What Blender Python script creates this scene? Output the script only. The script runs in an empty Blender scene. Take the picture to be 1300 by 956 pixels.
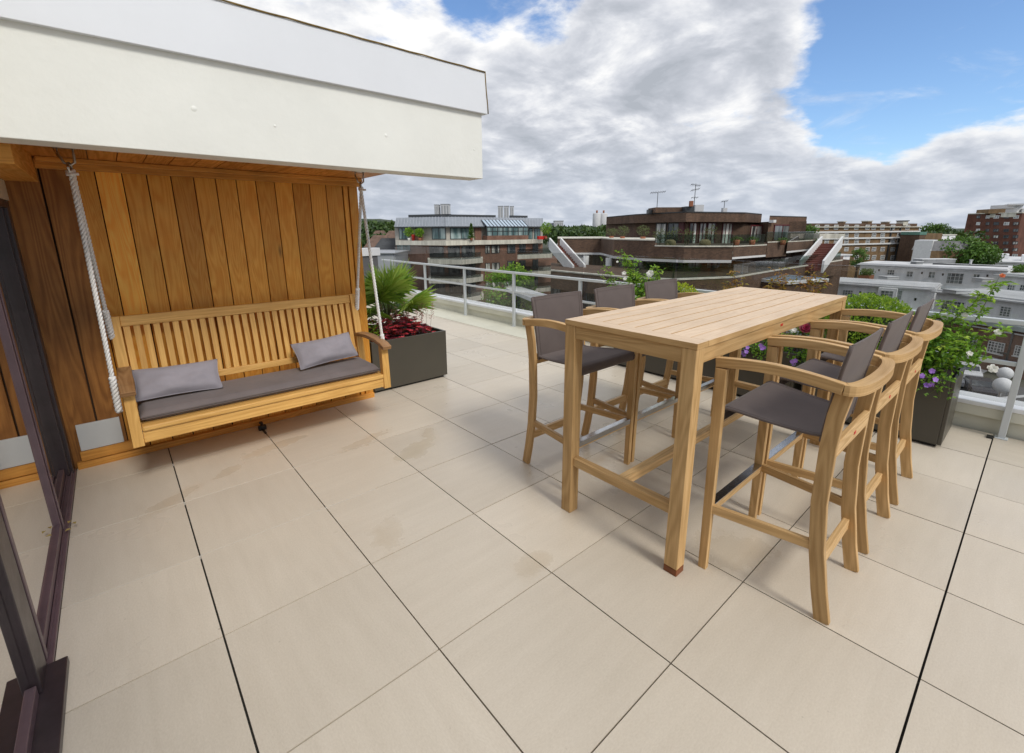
import bpy, math, random
from mathutils import Vector, Matrix, noise as mnoise
random.seed(7)
R = math.radians
S = bpy.context.scene
COL = S.collection
# ------------------------------------------------------------------ camera (solved from the tile grid)
FPX, PX, PY = 581.24, 650.0, 433.5
CAM = Vector((-1.3028, -1.8392, 1.5232))
MW = Matrix(((0.7562067662, -0.6543163946, -0.0046241148),
             (-0.1572585025, -0.1748779867, -0.9719503347),
             (0.6351543829, 0.7357226009, -0.2351407332)))
MT = MW.transposed()
def ray(px, py): return MT @ Vector(((px-PX)/FPX, (py-PY)/FPX, 1.0))
def gp(px, py, D):
    "measured ground-plan point of something seen at a photo pixel, D metres ahead"
    p = CAM + ray(px, py)*D
    return (p.x, p.y)
def zy(xy, py):
    "height of the point standing over plan point xy that shows at photo row py"
    a = MW @ (Vector((xy[0], xy[1], 0)) - CAM); b = MW.col[2]
    k = (py-PY)/FPX
    return (k*a.z - a.y)/(b.y - k*b.z)
def atz(px, py, z):
    d = ray(px, py); return CAM + d*((z-CAM.z)/d.z)

# ------------------------------------------------------------------ mesh builder
class MB:
    def __init__(s): s.v=[]; s.f=[]; s.uv=[]; s.r=[]; s.sm=[]; s.m=[]
    def poly(s, pts, uv=None, r=0.0, smooth=False, mi=0):
        i=len(s.v); s.v+= [tuple(p) for p in pts]; s.f.append(tuple(range(i,i+len(pts))))
        s.uv.append(uv or [(p[0],p[1]) for p in pts]); s.r.append(r); s.sm.append(smooth); s.m.append(mi)
    def hexa(s, c, r=None, grain=None, mi=0):
        "c: 8 corners, bottom ring 0-3, top ring 4-7"
        c=[Vector(p) for p in c]; r=random.random() if r is None else r
        i=len(s.v); s.v+=[tuple(p) for p in c]
        ex=(c[1]-c[0]).length; ey=(c[3]-c[0]).length; ez=(c[4]-c[0]).length
        L=[ex,ey,ez]; g=L.index(max(L)) if grain is None else grain
        loc=[(0,0,0),(ex,0,0),(ex,ey,0),(0,ey,0),(0,0,ez),(ex,0,ez),(ex,ey,ez),(0,ey,ez)]
        ou=r*37.0
        for q in ((0,3,2,1),(4,5,6,7),(0,1,5,4),(1,2,6,5),(2,3,7,6),(3,0,4,7)):
            s.f.append(tuple(i+k for k in q))
            P=[loc[k] for k in q]
            n=[k for k in range(3) if abs(P[0][k]-P[1][k])<1e-9 and abs(P[0][k]-P[2][k])<1e-9]
            n=n[0] if n else 0
            ax=[k for k in range(3) if k!=n]
            if g in ax: u=g; w=[k for k in ax if k!=g][0]
            else: u,w=ax
            s.uv.append([(p[u]+ou, p[w]+ou*0.37+n*0.3) for p in P]); s.r.append(r); s.sm.append(False); s.m.append(mi)
    def box(s, x0,x1,y0,y1,z0,z1, r=None, grain=None, mi=0):
        s.hexa([(x0,y0,z0),(x1,y0,z0),(x1,y1,z0),(x0,y1,z0),(x0,y0,z1),(x1,y0,z1),(x1,y1,z1),(x0,y1,z1)], r, grain, mi)
    def bar(s, p, q, w, h, up=(0,0,1), r=None, mi=0):
        "rectangular bar from p to q; w across, h along up"
        p=Vector(p); q=Vector(q); d=(q-p).normalized(); up=Vector(up)
        x=d.cross(up).normalized(); y=x.cross(d).normalized()
        c=[]
        for e in (-1,1):
            for (o,a) in ((-1,0),(1,0),(1,1),(-1,1)):
                c.append((p if a==0 else q)+x*(w/2*o)+y*(h/2*e))
        s.hexa(c, r, 1, mi)
    def sweep(s, pts, prof, up=(0,0,1), closed=True, smooth=True, r=None, caps=True, scales=None):
        "profile (list of (a,b)) swept along pts; a across, b along up"
        r=random.random() if r is None else r; ou=r*37
        n=len(pts); m=len(prof); P=[Vector(p) for p in pts]; base=len(s.v); dist=0; ds=[]
        for k in range(n):
            t=(P[min(k+1,n-1)]-P[max(k-1,0)]).normalized(); u=Vector(up[k] if isinstance(up,list) else up)
            x=t.cross(u); x=x.normalized() if x.length>1e-6 else Vector((1,0,0)); y=x.cross(t).normalized()
            sc=scales[k] if scales else 1
            for a,b in prof: s.v.append(tuple(P[k]+x*a*sc+y*b*sc))
            if k: dist+=(P[k]-P[k-1]).length
            ds.append(dist)
        pl=[0]
        for j in range(m):
            a=Vector(prof[j]); b=Vector(prof[(j+1)%m]); pl.append(pl[-1]+(b-a).length)
        for k in range(n-1):
            for j in range(m if closed else m-1):
                j2=(j+1)%m
                s.f.append((base+k*m+j, base+k*m+j2, base+(k+1)*m+j2, base+(k+1)*m+j))
                s.uv.append([(ds[k]+ou,pl[j]+ou*.37),(ds[k]+ou,pl[j+1]+ou*.37),(ds[k+1]+ou,pl[j+1]+ou*.37),(ds[k+1]+ou,pl[j]+ou*.37)])
                s.r.append(r); s.sm.append(smooth); s.m.append(0)
        if caps and closed:
            for k,rev in ((0,True),(n-1,False)):
                idx=[base+k*m+j for j in range(m)]
                if rev: idx=idx[::-1]
                s.f.append(tuple(idx)); s.uv.append([(prof[j][0],prof[j][1]) for j in range(m)]); s.r.append(r); s.sm.append(False); s.m.append(0)
    def tube(s, pts, rad, n=8, scales=None, r=None):
        up=Vector((0,0,1)); d=Vector(pts[-1])-Vector(pts[0])
        if abs(d.normalized().z)>.95: up=Vector((0,1,0))
        s.sweep(pts, [(rad*math.cos(2*math.pi*k/n), rad*math.sin(2*math.pi*k/n)) for k in range(n)], up, scales=scales, r=r)
    def prism(s, poly, z0, z1, r=None, mi=0):
        r=random.random() if r is None else r
        n=len(poly)
        ar=sum(poly[i][0]*poly[(i+1)%n][1]-poly[(i+1)%n][0]*poly[i][1] for i in range(n))
        if ar<0: poly=poly[::-1]
        zt=z1 if isinstance(z1,(list,tuple)) else [z1]*n
        s.poly([(x,y,zt[i]) for i,(x,y) in enumerate(poly)], None, r, mi=mi)
        s.poly([(x,y,z0) for x,y in poly[::-1]], None, r, mi=mi)
        d=0
        for i in range(n):
            a=poly[i]; b=poly[(i+1)%n]; L=math.hypot(b[0]-a[0],b[1]-a[1]); za=zt[i]; zb=zt[(i+1)%n]
            s.poly([(a[0],a[1],z0),(b[0],b[1],z0),(b[0],b[1],zb),(a[0],a[1],za)], [(d,z0),(d+L,z0),(d+L,zb),(d,za)], r, mi=mi); d+=L
    def grid(s, fn, nu, nv, smooth=True, r=0.0, closed_v=False):
        base=len(s.v)
        for a in range(nu+1):
            for b in range(nv+1): s.v.append(tuple(fn(a/nu,b/nv)))
        for a in range(nu):
            for b in range(nv):
                i=base+a*(nv+1)+b
                s.f.append((i,i+nv+1,i+nv+2,i+1)); s.uv.append([(a/nu,b/nv),((a+1)/nu,b/nv),((a+1)/nu,(b+1)/nv),(a/nu,(b+1)/nv)])
                s.r.append(r); s.sm.append(smooth); s.m.append(0)
    def leaf(s, p, d, n, L, W, r=None, fold=.25, curl=.15):
        "one leaf: two folded halves, six points"
        p=Vector(p); d=Vector(d).normalized(); n=Vector(n); x=d.cross(n)
        if x.length<1e-4: x=d.cross(Vector((.3,.8,.5)))
        x.normalize(); n=x.cross(d).normalized(); r=random.random() if r is None else r
        m=p+d*L*.45; t=p+d*L-n*L*curl
        a=m+x*W*.5+n*W*fold; b=m-x*W*.5+n*W*fold
        s.poly([p,a,t],[(0,0),(1,.5),(0,1)],r); s.poly([p,t,b],[(0,0),(0,1),(1,.5)],r)
    def build(s, name, mat, parent=None, bevel=0, off=None, weld=False):
        me=bpy.data.meshes.new(name)
        o=off if off is not None else (parent_origin(parent) if parent else Vector((0,0,0)))
        me.from_pydata([(v[0]-o[0],v[1]-o[1],v[2]-o[2]) for v in s.v], [], s.f)
        ul=me.uv_layers.new(name='UVMap'); k=0
        flat=[]
        for u in s.uv:
            for c in u: flat+= [c[0],c[1]]
        ul.data.foreach_set('uv', flat)
        at=me.attributes.new('rnd','FLOAT','FACE'); at.data.foreach_set('value', s.r)
        me.polygons.foreach_set('use_smooth', s.sm)
        mats=mat if isinstance(mat,(list,tuple)) else [mat]
        for m in mats: me.materials.append(m)
        me.polygons.foreach_set('material_index', s.m)
        me.update()
        ob=bpy.data.objects.new(name, me); COL.objects.link(ob)
        if parent: ob.parent=parent
        else: ob.location=o
        if bevel:
            md=ob.modifiers.new('bevel','BEVEL'); md.width=bevel; md.segments=2; md.limit_method='ANGLE'; md.angle_limit=R(40)
        return ob
def parent_origin(p):
    v=Vector((0,0,0))
    while p is not None: v+=Vector(p.location); p=p.parent
    return v
def tag(o,label=None,cat=None,group=None,kind=None):
    if label: o['label']=label
    if cat: o['category']=cat
    if group: o['group']=group
    if kind: o['kind']=kind
    return o
def thing(name, loc, label, cat, group=None):
    o=bpy.data.objects.new(name,None); COL.objects.link(o); o.location=loc; o.empty_display_size=.2
    return tag(o,label,cat,group)
def kids(o): return [c for c in bpy.data.objects if c.parent==o]
def copy_tree(o, parent=None):
    ch=kids(o); c=o.copy(); COL.objects.link(c)
    if parent: c.parent=parent
    for k in ch: copy_tree(k,c)
    return c

# ------------------------------------------------------------------ materials
def newmat(name):
    m=bpy.data.materials.new(name); m.use_nodes=True; nt=m.node_tree; nt.nodes.clear()
    out=nt.nodes.new('ShaderNodeOutputMaterial'); return m,nt,out
class NT:
    def __init__(s,nt): s.nt=nt
    def n(s,t,**k):
        x=s.nt.nodes.new(t)
        for a,b in k.items(): setattr(x,a,b)
        return x
    def l(s,a,b): s.nt.links.new(a,b)
    def val(s,x,inp):
        if hasattr(x,'links') or isinstance(x,bpy.types.NodeSocket): s.l(x,inp)
        else: inp.default_value=x
    def math(s,op,a,b=0.0,c=0.0,clamp=False):
        x=s.n('ShaderNodeMath',operation=op,use_clamp=clamp); s.val(a,x.inputs[0]); s.val(b,x.inputs[1]); s.val(c,x.inputs[2]); return x.outputs[0]
    def mix(s,f,a,b,mode='MIX'):
        x=s.n('ShaderNodeMix',data_type='RGBA',blend_type=mode); s.val(f,x.inputs[0])
        for v,i in ((a,6),(b,7)):
            if isinstance(v,bpy.types.NodeSocket): s.l(v,x.inputs[i])
            else: x.inputs[i].default_value=(v[0],v[1],v[2],1)
        return x.outputs[2]
    def noise(s,vec,scale,detail=4,rough=.5,dist=0.0,out=0):
        x=s.n('ShaderNodeTexNoise'); x.inputs['Scale'].default_value=scale; x.inputs['Detail'].default_value=detail
        x.inputs['Roughness'].default_value=rough; x.inputs['Distortion'].default_value=dist
        if vec is not None: s.l(vec,x.inputs['Vector'])
        return x.outputs[out]
    def mapr(s,v,a,b,c=0.0,d=1.0,smooth=False):
        x=s.n('ShaderNodeMapRange'); x.interpolation_type='SMOOTHSTEP' if smooth else 'LINEAR'
        s.val(v,x.inputs[0]); x.inputs[1].default_value=a; x.inputs[2].default_value=b; x.inputs[3].default_value=c; x.inputs[4].default_value=d
        return x.outputs[0]
    def scale(s,vec,sc,loc=(0,0,0),rot=(0,0,0)):
        x=s.n('ShaderNodeMapping'); s.l(vec,x.inputs[0]); x.inputs[1].default_value=loc; x.inputs[2].default_value=rot; x.inputs[3].default_value=sc; return x.outputs[0]
    def attr(s,name='rnd'):
        x=s.n('ShaderNodeAttribute',attribute_name=name); return x.outputs['Fac']
    def coord(s,k='Object'):
        return s.n('ShaderNodeTexCoord').outputs[k]
    def bsdf(s,col,rough=.5,spec=.5,metal=0,bump=None,bs=.3,bd=.01,**kw):
        b=s.n('ShaderNodeBsdfPrincipled')
        if isinstance(col,bpy.types.NodeSocket): s.l(col,b.inputs['Base Color'])
        else: b.inputs['Base Color'].default_value=(*col,1)
        s.val(rough,b.inputs['Roughness']); b.inputs['Specular IOR Level'].default_value=spec; b.inputs['Metallic'].default_value=metal
        if bump is not None:
            u=s.n('ShaderNodeBump'); u.inputs['Strength'].default_value=bs; u.inputs['Distance'].default_value=bd; s.l(bump,u.inputs['Height']); s.l(u.outputs[0],b.inputs['Normal'])
        return b
def wood(name, base, dark, var=.25, rough=.5, gs=1.0, blotch=.3, spec=.4, knots=False, ringw=.3):
    m,nt,out=newmat(name); t=NT(nt); uv=t.coord('UV'); r=t.attr()
    v1=t.scale(uv,(1.2*gs,14*gs,1)); wav=t.noise(v1,1.0,3,.55,1.2)
    # growth rings: fine bands warped by the slow noise
    v2=t.scale(uv,(.9*gs,9*gs,1)); w0=t.noise(v2,.8,2,.5,.3)
    rings=t.math('SINE',t.math('MULTIPLY',w0,95.0)); rings=t.mapr(rings,-1,1)
    fine=t.noise(t.scale(uv,(9*gs,420*gs,1)),1.0,3,.6)
    med=t.noise(t.scale(uv,(3*gs,80*gs,1)),1.0,3,.6)
    f=t.math('ADD',t.math('MULTIPLY',rings,ringw),t.math('MULTIPLY',med,1-ringw))
    f=t.math('ADD',t.math('MULTIPLY',f,.7),t.math('MULTIPLY',fine,.3))
    f=t.mapr(f,.30,.70)
    c=t.mix(f,dark,base)
    lo=1-var; hi=1+var*.6
    k=t.mapr(r,0,1,lo,hi)
    kc=t.n('ShaderNodeCombineXYZ'); t.l(k,kc.inputs[0]); t.l(t.math('POWER',k,1.12),kc.inputs[1]); t.l(t.math('POWER',k,1.3),kc.inputs[2])
    c=t.mix(1.0,c,kc.outputs[0],'MULTIPLY')
    bl=t.mapr(t.noise(t.coord('Object'),2.2,5,.6),.35,.7,1-blotch,1.08)
    bc=t.n('ShaderNodeCombineXYZ'); [t.l(bl,bc.inputs[i]) for i in range(3)]
    c=t.mix(1.0,c,bc.outputs[0],'MULTIPLY')
    if knots:
        vo=t.n('ShaderNodeTexVoronoi'); vo.inputs['Scale'].default_value=1.0; t.l(t.scale(uv,(1.3,5,1)),vo.inputs['Vector'])
        kk=t.mapr(vo.outputs['Distance'],.0,.09,.25,1.0,True)
        kx=t.n('ShaderNodeCombineXYZ'); [t.l(kk,kx.inputs[i]) for i in range(3)]
        c=t.mix(.8,c,kx.outputs[0],'MULTIPLY')
    b=t.bsdf(c,t.mapr(f,0,1,rough+.1,rough-.05),spec,bump=f,bs=.25,bd=.0015); t.l(b.outputs[0],out.inputs[0]); return m
def paint(name,col,rough=.5,spot=.08,scale=3.0,bs=.1,bd=.002,spec=.5,metal=0,streak=False):
    m,nt,out=newmat(name); t=NT(nt); o=t.coord('Object')
    n=t.noise(o,scale,6,.65); n2=t.noise(o,scale*14,4,.6)
    if streak: n=t.noise(t.scale(o,(3,3,.35)),scale,6,.65)
    k=t.mapr(n,.3,.72,1-spot*2,1+spot*.4); kc=t.n('ShaderNodeCombineXYZ'); [t.l(k,kc.inputs[i]) for i in range(3)]
    c=t.mix(1.0,col,kc.outputs[0],'MULTIPLY')
    b=t.bsdf(c,t.mapr(n,.3,.7,rough+.08,rough-.06),spec,metal,bump=n2,bs=bs,bd=bd); t.l(b.outputs[0],out.inputs[0]); return m
def leafmat(name,cols,rough=.5,trans=.3):
    m,nt,out=newmat(name); t=NT(nt); r=t.attr()
    cr=t.n('ShaderNodeValToRGB'); e=cr.color_ramp.elements
    for i,c in enumerate(cols):
        p=i/(len(cols)-1)
        el=e[i] if i<2 else e.new(p)
        el.position=p; el.color=(*c,1)
    if len(cols)>2:
        e[1].position=1/(len(cols)-1)
        srt=sorted(e,key=lambda q:q.position)
        for i,q in enumerate(srt): q.color=(*cols[i],1)
    t.l(r,cr.inputs[0])
    b=t.bsdf(cr.outputs[0],rough,.35); tr=t.n('ShaderNodeBsdfTranslucent'); t.l(t.mix(.5,cr.outputs[0],(.35,.5,.05)),tr.inputs[0])
    mx=t.n('ShaderNodeMixShader'); mx.inputs[0].default_value=trans; t.l(b.outputs[0],mx.inputs[1]); t.l(tr.outputs[0],mx.inputs[2]); t.l(mx.outputs[0],out.inputs[0]); return m
def glass(name,tint=(.9,.93,.92),refl=1.0,ior=1.5):
    m,nt,out=newmat(name); t=NT(nt)
    fr=t.n('ShaderNodeFresnel'); fr.inputs[0].default_value=ior
    tp=t.n('ShaderNodeBsdfTransparent'); tp.inputs[0].default_value=(*tint,1)
    gl=t.n('ShaderNodeBsdfGlossy'); gl.inputs['Roughness'].default_value=.012; gl.inputs[0].default_value=(.95,.95,.95,1)
    ge=t.n('ShaderNodeNewGeometry'); front=t.math('SUBTRACT',1.0,ge.outputs['Backfacing'])
    mx=t.n('ShaderNodeMixShader'); t.l(t.math('MULTIPLY',t.math('MULTIPLY',fr.outputs[0],refl,clamp=True),front),mx.inputs[0]); t.l(tp.outputs[0],mx.inputs[1]); t.l(gl.outputs[0],mx.inputs[2]); t.l(mx.outputs[0],out.inputs[0]); return m
def windowmat(name,col=(.03,.035,.04),cur=(.5,.52,.5),amt=.4,rough=.08,spec=.8):
    m,nt,out=newmat(name); t=NT(nt); o=t.coord('Object')
    n=t.mapr(t.noise(t.scale(o,(1.1,1.1,.25)),1.0,3,.5),.5-.1*amt,.62,0,1)
    c=t.mix(t.math('MULTIPLY',n,amt),col,cur)
    b=t.bsdf(c,rough,spec); t.l(b.outputs[0],out.inputs[0]); return m
def brick(name,a,b_,mortar,scale=1.0):
    m,nt,out=newmat(name); t=NT(nt); uv=t.coord('UV')
    bt=t.n('ShaderNodeTexBrick'); t.l(t.scale(uv,(1,1,1)),bt.inputs['Vector']); bt.inputs['Color1'].default_value=(*a,1); bt.inputs['Color2'].default_value=(*b_,1); bt.inputs['Mortar'].default_value=(*mortar,1)
    bt.inputs['Scale'].default_value=scale; bt.inputs['Brick Width'].default_value=.225; bt.inputs['Row Height'].default_value=.075; bt.inputs['Mortar Size'].default_value=.008
    n=t.noise(t.coord('Object'),.35,7,.7); n2=t.noise(t.scale(t.coord('Object'),(1,1,.15)),1.2,5,.6)
    k=t.mapr(t.math('ADD',t.math('MULTIPLY',n,.6),t.math('MULTIPLY',n2,.4)),.35,.65,.6,1.25); kc=t.n('ShaderNodeCombineXYZ'); [t.l(k,kc.inputs[i]) for i in range(3)]
    c=t.mix(1.0,bt.outputs[0],kc.outputs[0],'MULTIPLY')
    b=t.bsdf(c,.85,.3); t.l(b.outputs[0],out.inputs[0]); return m
def fabric(name,col,sc=900,rough=.8,bs=.4,wr=0.0):
    m,nt,out=newmat(name); t=NT(nt); o=t.coord('Object')
    vo=t.n('ShaderNodeTexVoronoi'); vo.inputs['Scale'].default_value=sc*.4; t.l(o,vo.inputs['Vector'])
    n=t.noise(o,6,4,.6); n2=t.noise(t.scale(o,(1,1,2)),9,3,.5,.8)
    k=t.mapr(n,.3,.7,.88,1.08); kc=t.n('ShaderNodeCombineXYZ'); [t.l(k,kc.inputs[i]) for i in range(3)]
    c=t.mix(1.0,col,kc.outputs[0],'MULTIPLY')
    n4=t.noise(t.scale(o,(2,2,7)),4,2,.5,1.5); h=t.math('ADD',t.math('MULTIPLY',vo.outputs[0],.15),t.math('ADD',t.math('MULTIPLY',n2,wr),t.math('MULTIPLY',n4,wr*1.5)))
    b=t.bsdf(c,rough,.3,bump=h,bs=bs,bd=.004); b.inputs['Sheen Weight'].default_value=.15; t.l(b.outputs[0],out.inputs[0]); return m

M={}
M['clad']=wood('cladding_timber',(1.0,.53,.095),(.84,.34,.04),var=.36,rough=.42,gs=1.25,blotch=.12,spec=.4,knots=True,ringw=.34)
M['clad_dark']=wood('shaded_cladding_timber',(.46,.205,.05),(.24,.092,.02),var=.15,rough=.5,gs=.8,blotch=.35,knots=True)  # darker cladding copy, shade beside the door is put into its colour
M['soffit']=wood('soffit_timber',(.78,.33,.07),(.5,.19,.03),var=.25,rough=.45)
M['beam']=wood('beam_timber',(.85,.42,.09),(.62,.26,.045),var=.08,rough=.45)
M['bench']=wood('bench_timber',(.82,.50,.16),(.58,.31,.08),var=.10,rough=.42,blotch=.08,ringw=.2)
M['arm']=wood('worn_arm_timber',(.42,.24,.11),(.26,.13,.05),var=.1,rough=.5,blotch=.2)
M['teak']=wood('teak',(.72,.485,.235),(.47,.285,.115),var=.15,rough=.5,blotch=.08,ringw=.25)
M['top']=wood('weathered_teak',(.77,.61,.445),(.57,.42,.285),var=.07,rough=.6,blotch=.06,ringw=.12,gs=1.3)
M['stain']=paint('stained_foot',(.23,.065,.015),.4,.2,20)
M['white']=paint('white_painted_board',(.84,.865,.835),.55,.035,2.0,bs=.35,bd=.004)
M['flash']=paint('grey_white_metal_flashing',(.77,.81,.87),.38,.03,1.5,bs=.05)
M['cream']=paint('cream_membrane',(.70,.69,.58),.6,.08,1.2,bs=.2)
M['cap']=paint('white_coping',(.83,.84,.84),.45,.05,1.5)
M['rail']=paint('painted_rail',(.62,.66,.68),.35,.03,4,spec=.6)
M['dframe']=paint('dark_aluminium',(.050,.036,.042),.32,.25,5,spec=.6)
M['bframe']=paint('purple_brown_aluminium',(.14,.090,.105),.36,.15,5,spec=.6)
M['plate']=paint('grey_blank_plate',(.55,.58,.60),.35,.03,2,spec=.6)
M['plaster']=paint('cream_plaster',(.62,.55,.42),.7,.08,2)
M['rope']=paint('white_rope',(.90,.90,.89),.8,.1,60,bs=.5)
M['steel']=paint('galvanised_steel',(.55,.53,.50),.35,.15,20,metal=1.0)
M['chrome']=paint('brushed_steel',(.62,.63,.64),.2,.05,8,metal=1.0)
M['sling']=fabric('taupe_sling',(.135,.110,.105),bs=.2)
def mesh_sling():
    m=fabric('taupe_open_mesh_sling',(.135,.110,.105),bs=.2); nt=m.node_tree; t=NT(nt)
    out=[n for n in nt.nodes if n.type=='OUTPUT_MATERIAL'][0]; b=[n for n in nt.nodes if n.type=='BSDF_PRINCIPLED'][0]
    tp=t.n('ShaderNodeBsdfTransparent'); mx=t.n('ShaderNodeMixShader'); mx.inputs[0].default_value=.07
    t.l(b.outputs[0],mx.inputs[1]); t.l(tp.outputs[0],mx.inputs[2]); t.l(mx.outputs[0],out.inputs[0]); return m
M['sling_mesh']=mesh_sling()
M['cushion']=fabric('taupe_cushion',(.175,.150,.150),bs=.25,wr=.8)
M['pillow']=fabric('lilac_grey_pillow',(.30,.285,.325),bs=.3,wr=1.2)
M['planter']=paint('bronze_grey_planter',(.072,.066,.052),.38,.06,2,spec=.5)
M['soil']=paint('soil',(.035,.025,.018),.95,.4,30,bs=.8,bd=.01)
M['red']=paint('red_badge',(.6,.03,.02),.5,.05)
M['glass']=glass('rail_glass',(.84,.85,.85),1.3)
M['dglass']=glass('door_glass',(.60,.58,.57),2.6,1.6)
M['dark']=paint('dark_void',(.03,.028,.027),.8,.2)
M['black']=paint('black_plastic',(.02,.02,.02),.5,.2)
# ---- background materials
M['brick1']=brick('red_brown_brick',(.25,.12,.08),(.17,.08,.058),(.2,.16,.13))
M['brick2']=brick('dark_brown_brick',(.15,.088,.056),(.085,.052,.036),(.12,.09,.07))
M['brick3']=brick('tower_red_brick',(.17,.07,.045),(.13,.05,.035),(.12,.07,.055))
M['brick4']=brick('yellow_brown_brick',(.24,.155,.075),(.17,.10,.05),(.2,.15,.1))
M['band']=paint('pale_concrete_band',(.68,.66,.57),.7,.2,.5,streak=True)
M['zinc']=paint('zinc_roof',(.27,.30,.34),.45,.1,.6)
M['wwall']=paint('white_render',(.86,.87,.885),.7,.12,.35,streak=True)
M['wroof']=paint('pale_roof_felt',(.62,.63,.64),.8,.16,.3)
M['droof']=paint('dark_roof_felt',(.06,.065,.07),.8,.3,.4)
M['groof']=paint('grey_roof_felt',(.26,.27,.28),.8,.3,.4)
M['redfr']=paint('dark_red_joinery',(.10,.015,.02),.5,.1,3)
M['dkfr']=paint('dark_window_frame',(.05,.055,.06),.4,.1,3)
M['whfr']=paint('white_window_frame',(.72,.73,.73),.5,.08,3)
M['win']=windowmat('window_pane',(.035,.042,.048),(.35,.38,.38),.45)
M['wint']=windowmat('green_tinted_pane',(.10,.17,.18),(.45,.55,.55),.8)
M['winc']=windowmat('curtained_pane',(.04,.042,.044),(.80,.80,.74),1.0)
M['winm']=windowmat('grey_green_pane',(.07,.09,.10),(.38,.42,.40),.7)
M['winl']=windowmat('pale_pane',(.25,.28,.28),(.55,.58,.56),.9)
M['street']=paint('asphalt',(.13,.135,.14),.85,.25,.15)
M['ghost']=paint('far_facade',(.60,.61,.63),.8,.08,.1)
M['ghostd']=paint('far_facade_grey',(.36,.38,.41),.8,.1,.1)
M['tile']=paint('clay_roof_tile',(.17,.105,.075),.8,.25,.5)
M['copper']=paint('green_copper',(.12,.26,.21),.7,.15,.5)
M['bark']=paint('bark',(.09,.065,.045),.9,.3,8,bs=.6,bd=.01)
M['stem']=paint('green_stem',(.10,.12,.04),.6,.2,20)
M['stemr']=paint('reddish_stem',(.16,.07,.035),.6,.2,20)
M['terra']=paint('terracotta_pot',(.32,.12,.06),.8,.15,6)
M['pot']=paint('white_pot',(.7,.7,.68),.6,.05,3)
# foliage
M['f_box']=leafmat('box_leaves',[(.05,.12,.012),(.12,.24,.02),(.22,.37,.03),(.34,.48,.045)])
M['f_yel']=leafmat('yellow_green_leaves',[(.16,.24,.015),(.34,.43,.025),(.52,.58,.035)])
M['f_rose']=leafmat('rose_leaves',[(.06,.16,.025),(.14,.31,.035),(.26,.47,.05),(.44,.60,.08)],trans=.35)
M['f_brown']=leafmat('bronze_leaves',[(.24,.07,.025),(.40,.16,.04),(.36,.32,.06)])
M['f_palm']=leafmat('palm_leaves',[(.10,.22,.03),(.26,.42,.06),(.48,.60,.13)],rough=.4,trans=.3)
M['f_red']=leafmat('heuchera_leaves',[(.06,.008,.02),(.20,.015,.035),(.45,.03,.06),(.62,.07,.09)],rough=.4,trans=.15)
M['f_pink']=leafmat('pink_florets',[(.42,.13,.15),(.6,.30,.30)])
M['f_tree']=leafmat('tree_leaves',[(.03,.075,.014),(.06,.14,.02),(.11,.21,.03)],trans=.15)
M['f_far']=leafmat('far_leaves',[(.025,.055,.018),(.045,.09,.025),(.08,.13,.035)],trans=.1)
M['f_olive']=leafmat('olive_leaves',[(.07,.08,.045),(.13,.14,.08)])
M['petal_w']=leafmat('white_petals',[(.75,.74,.70),(.82,.82,.80)],trans=.2)
M['petal_p']=leafmat('purple_petals',[(.28,.12,.55),(.42,.22,.72)],trans=.2)
M['petal_c']=leafmat('crimson_petals',[(.16,.005,.03),(.30,.01,.05)],trans=.1)
M['petal_o']=leafmat('orange_petals',[(.6,.12,.05),(.7,.25,.1)],trans=.1)

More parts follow.
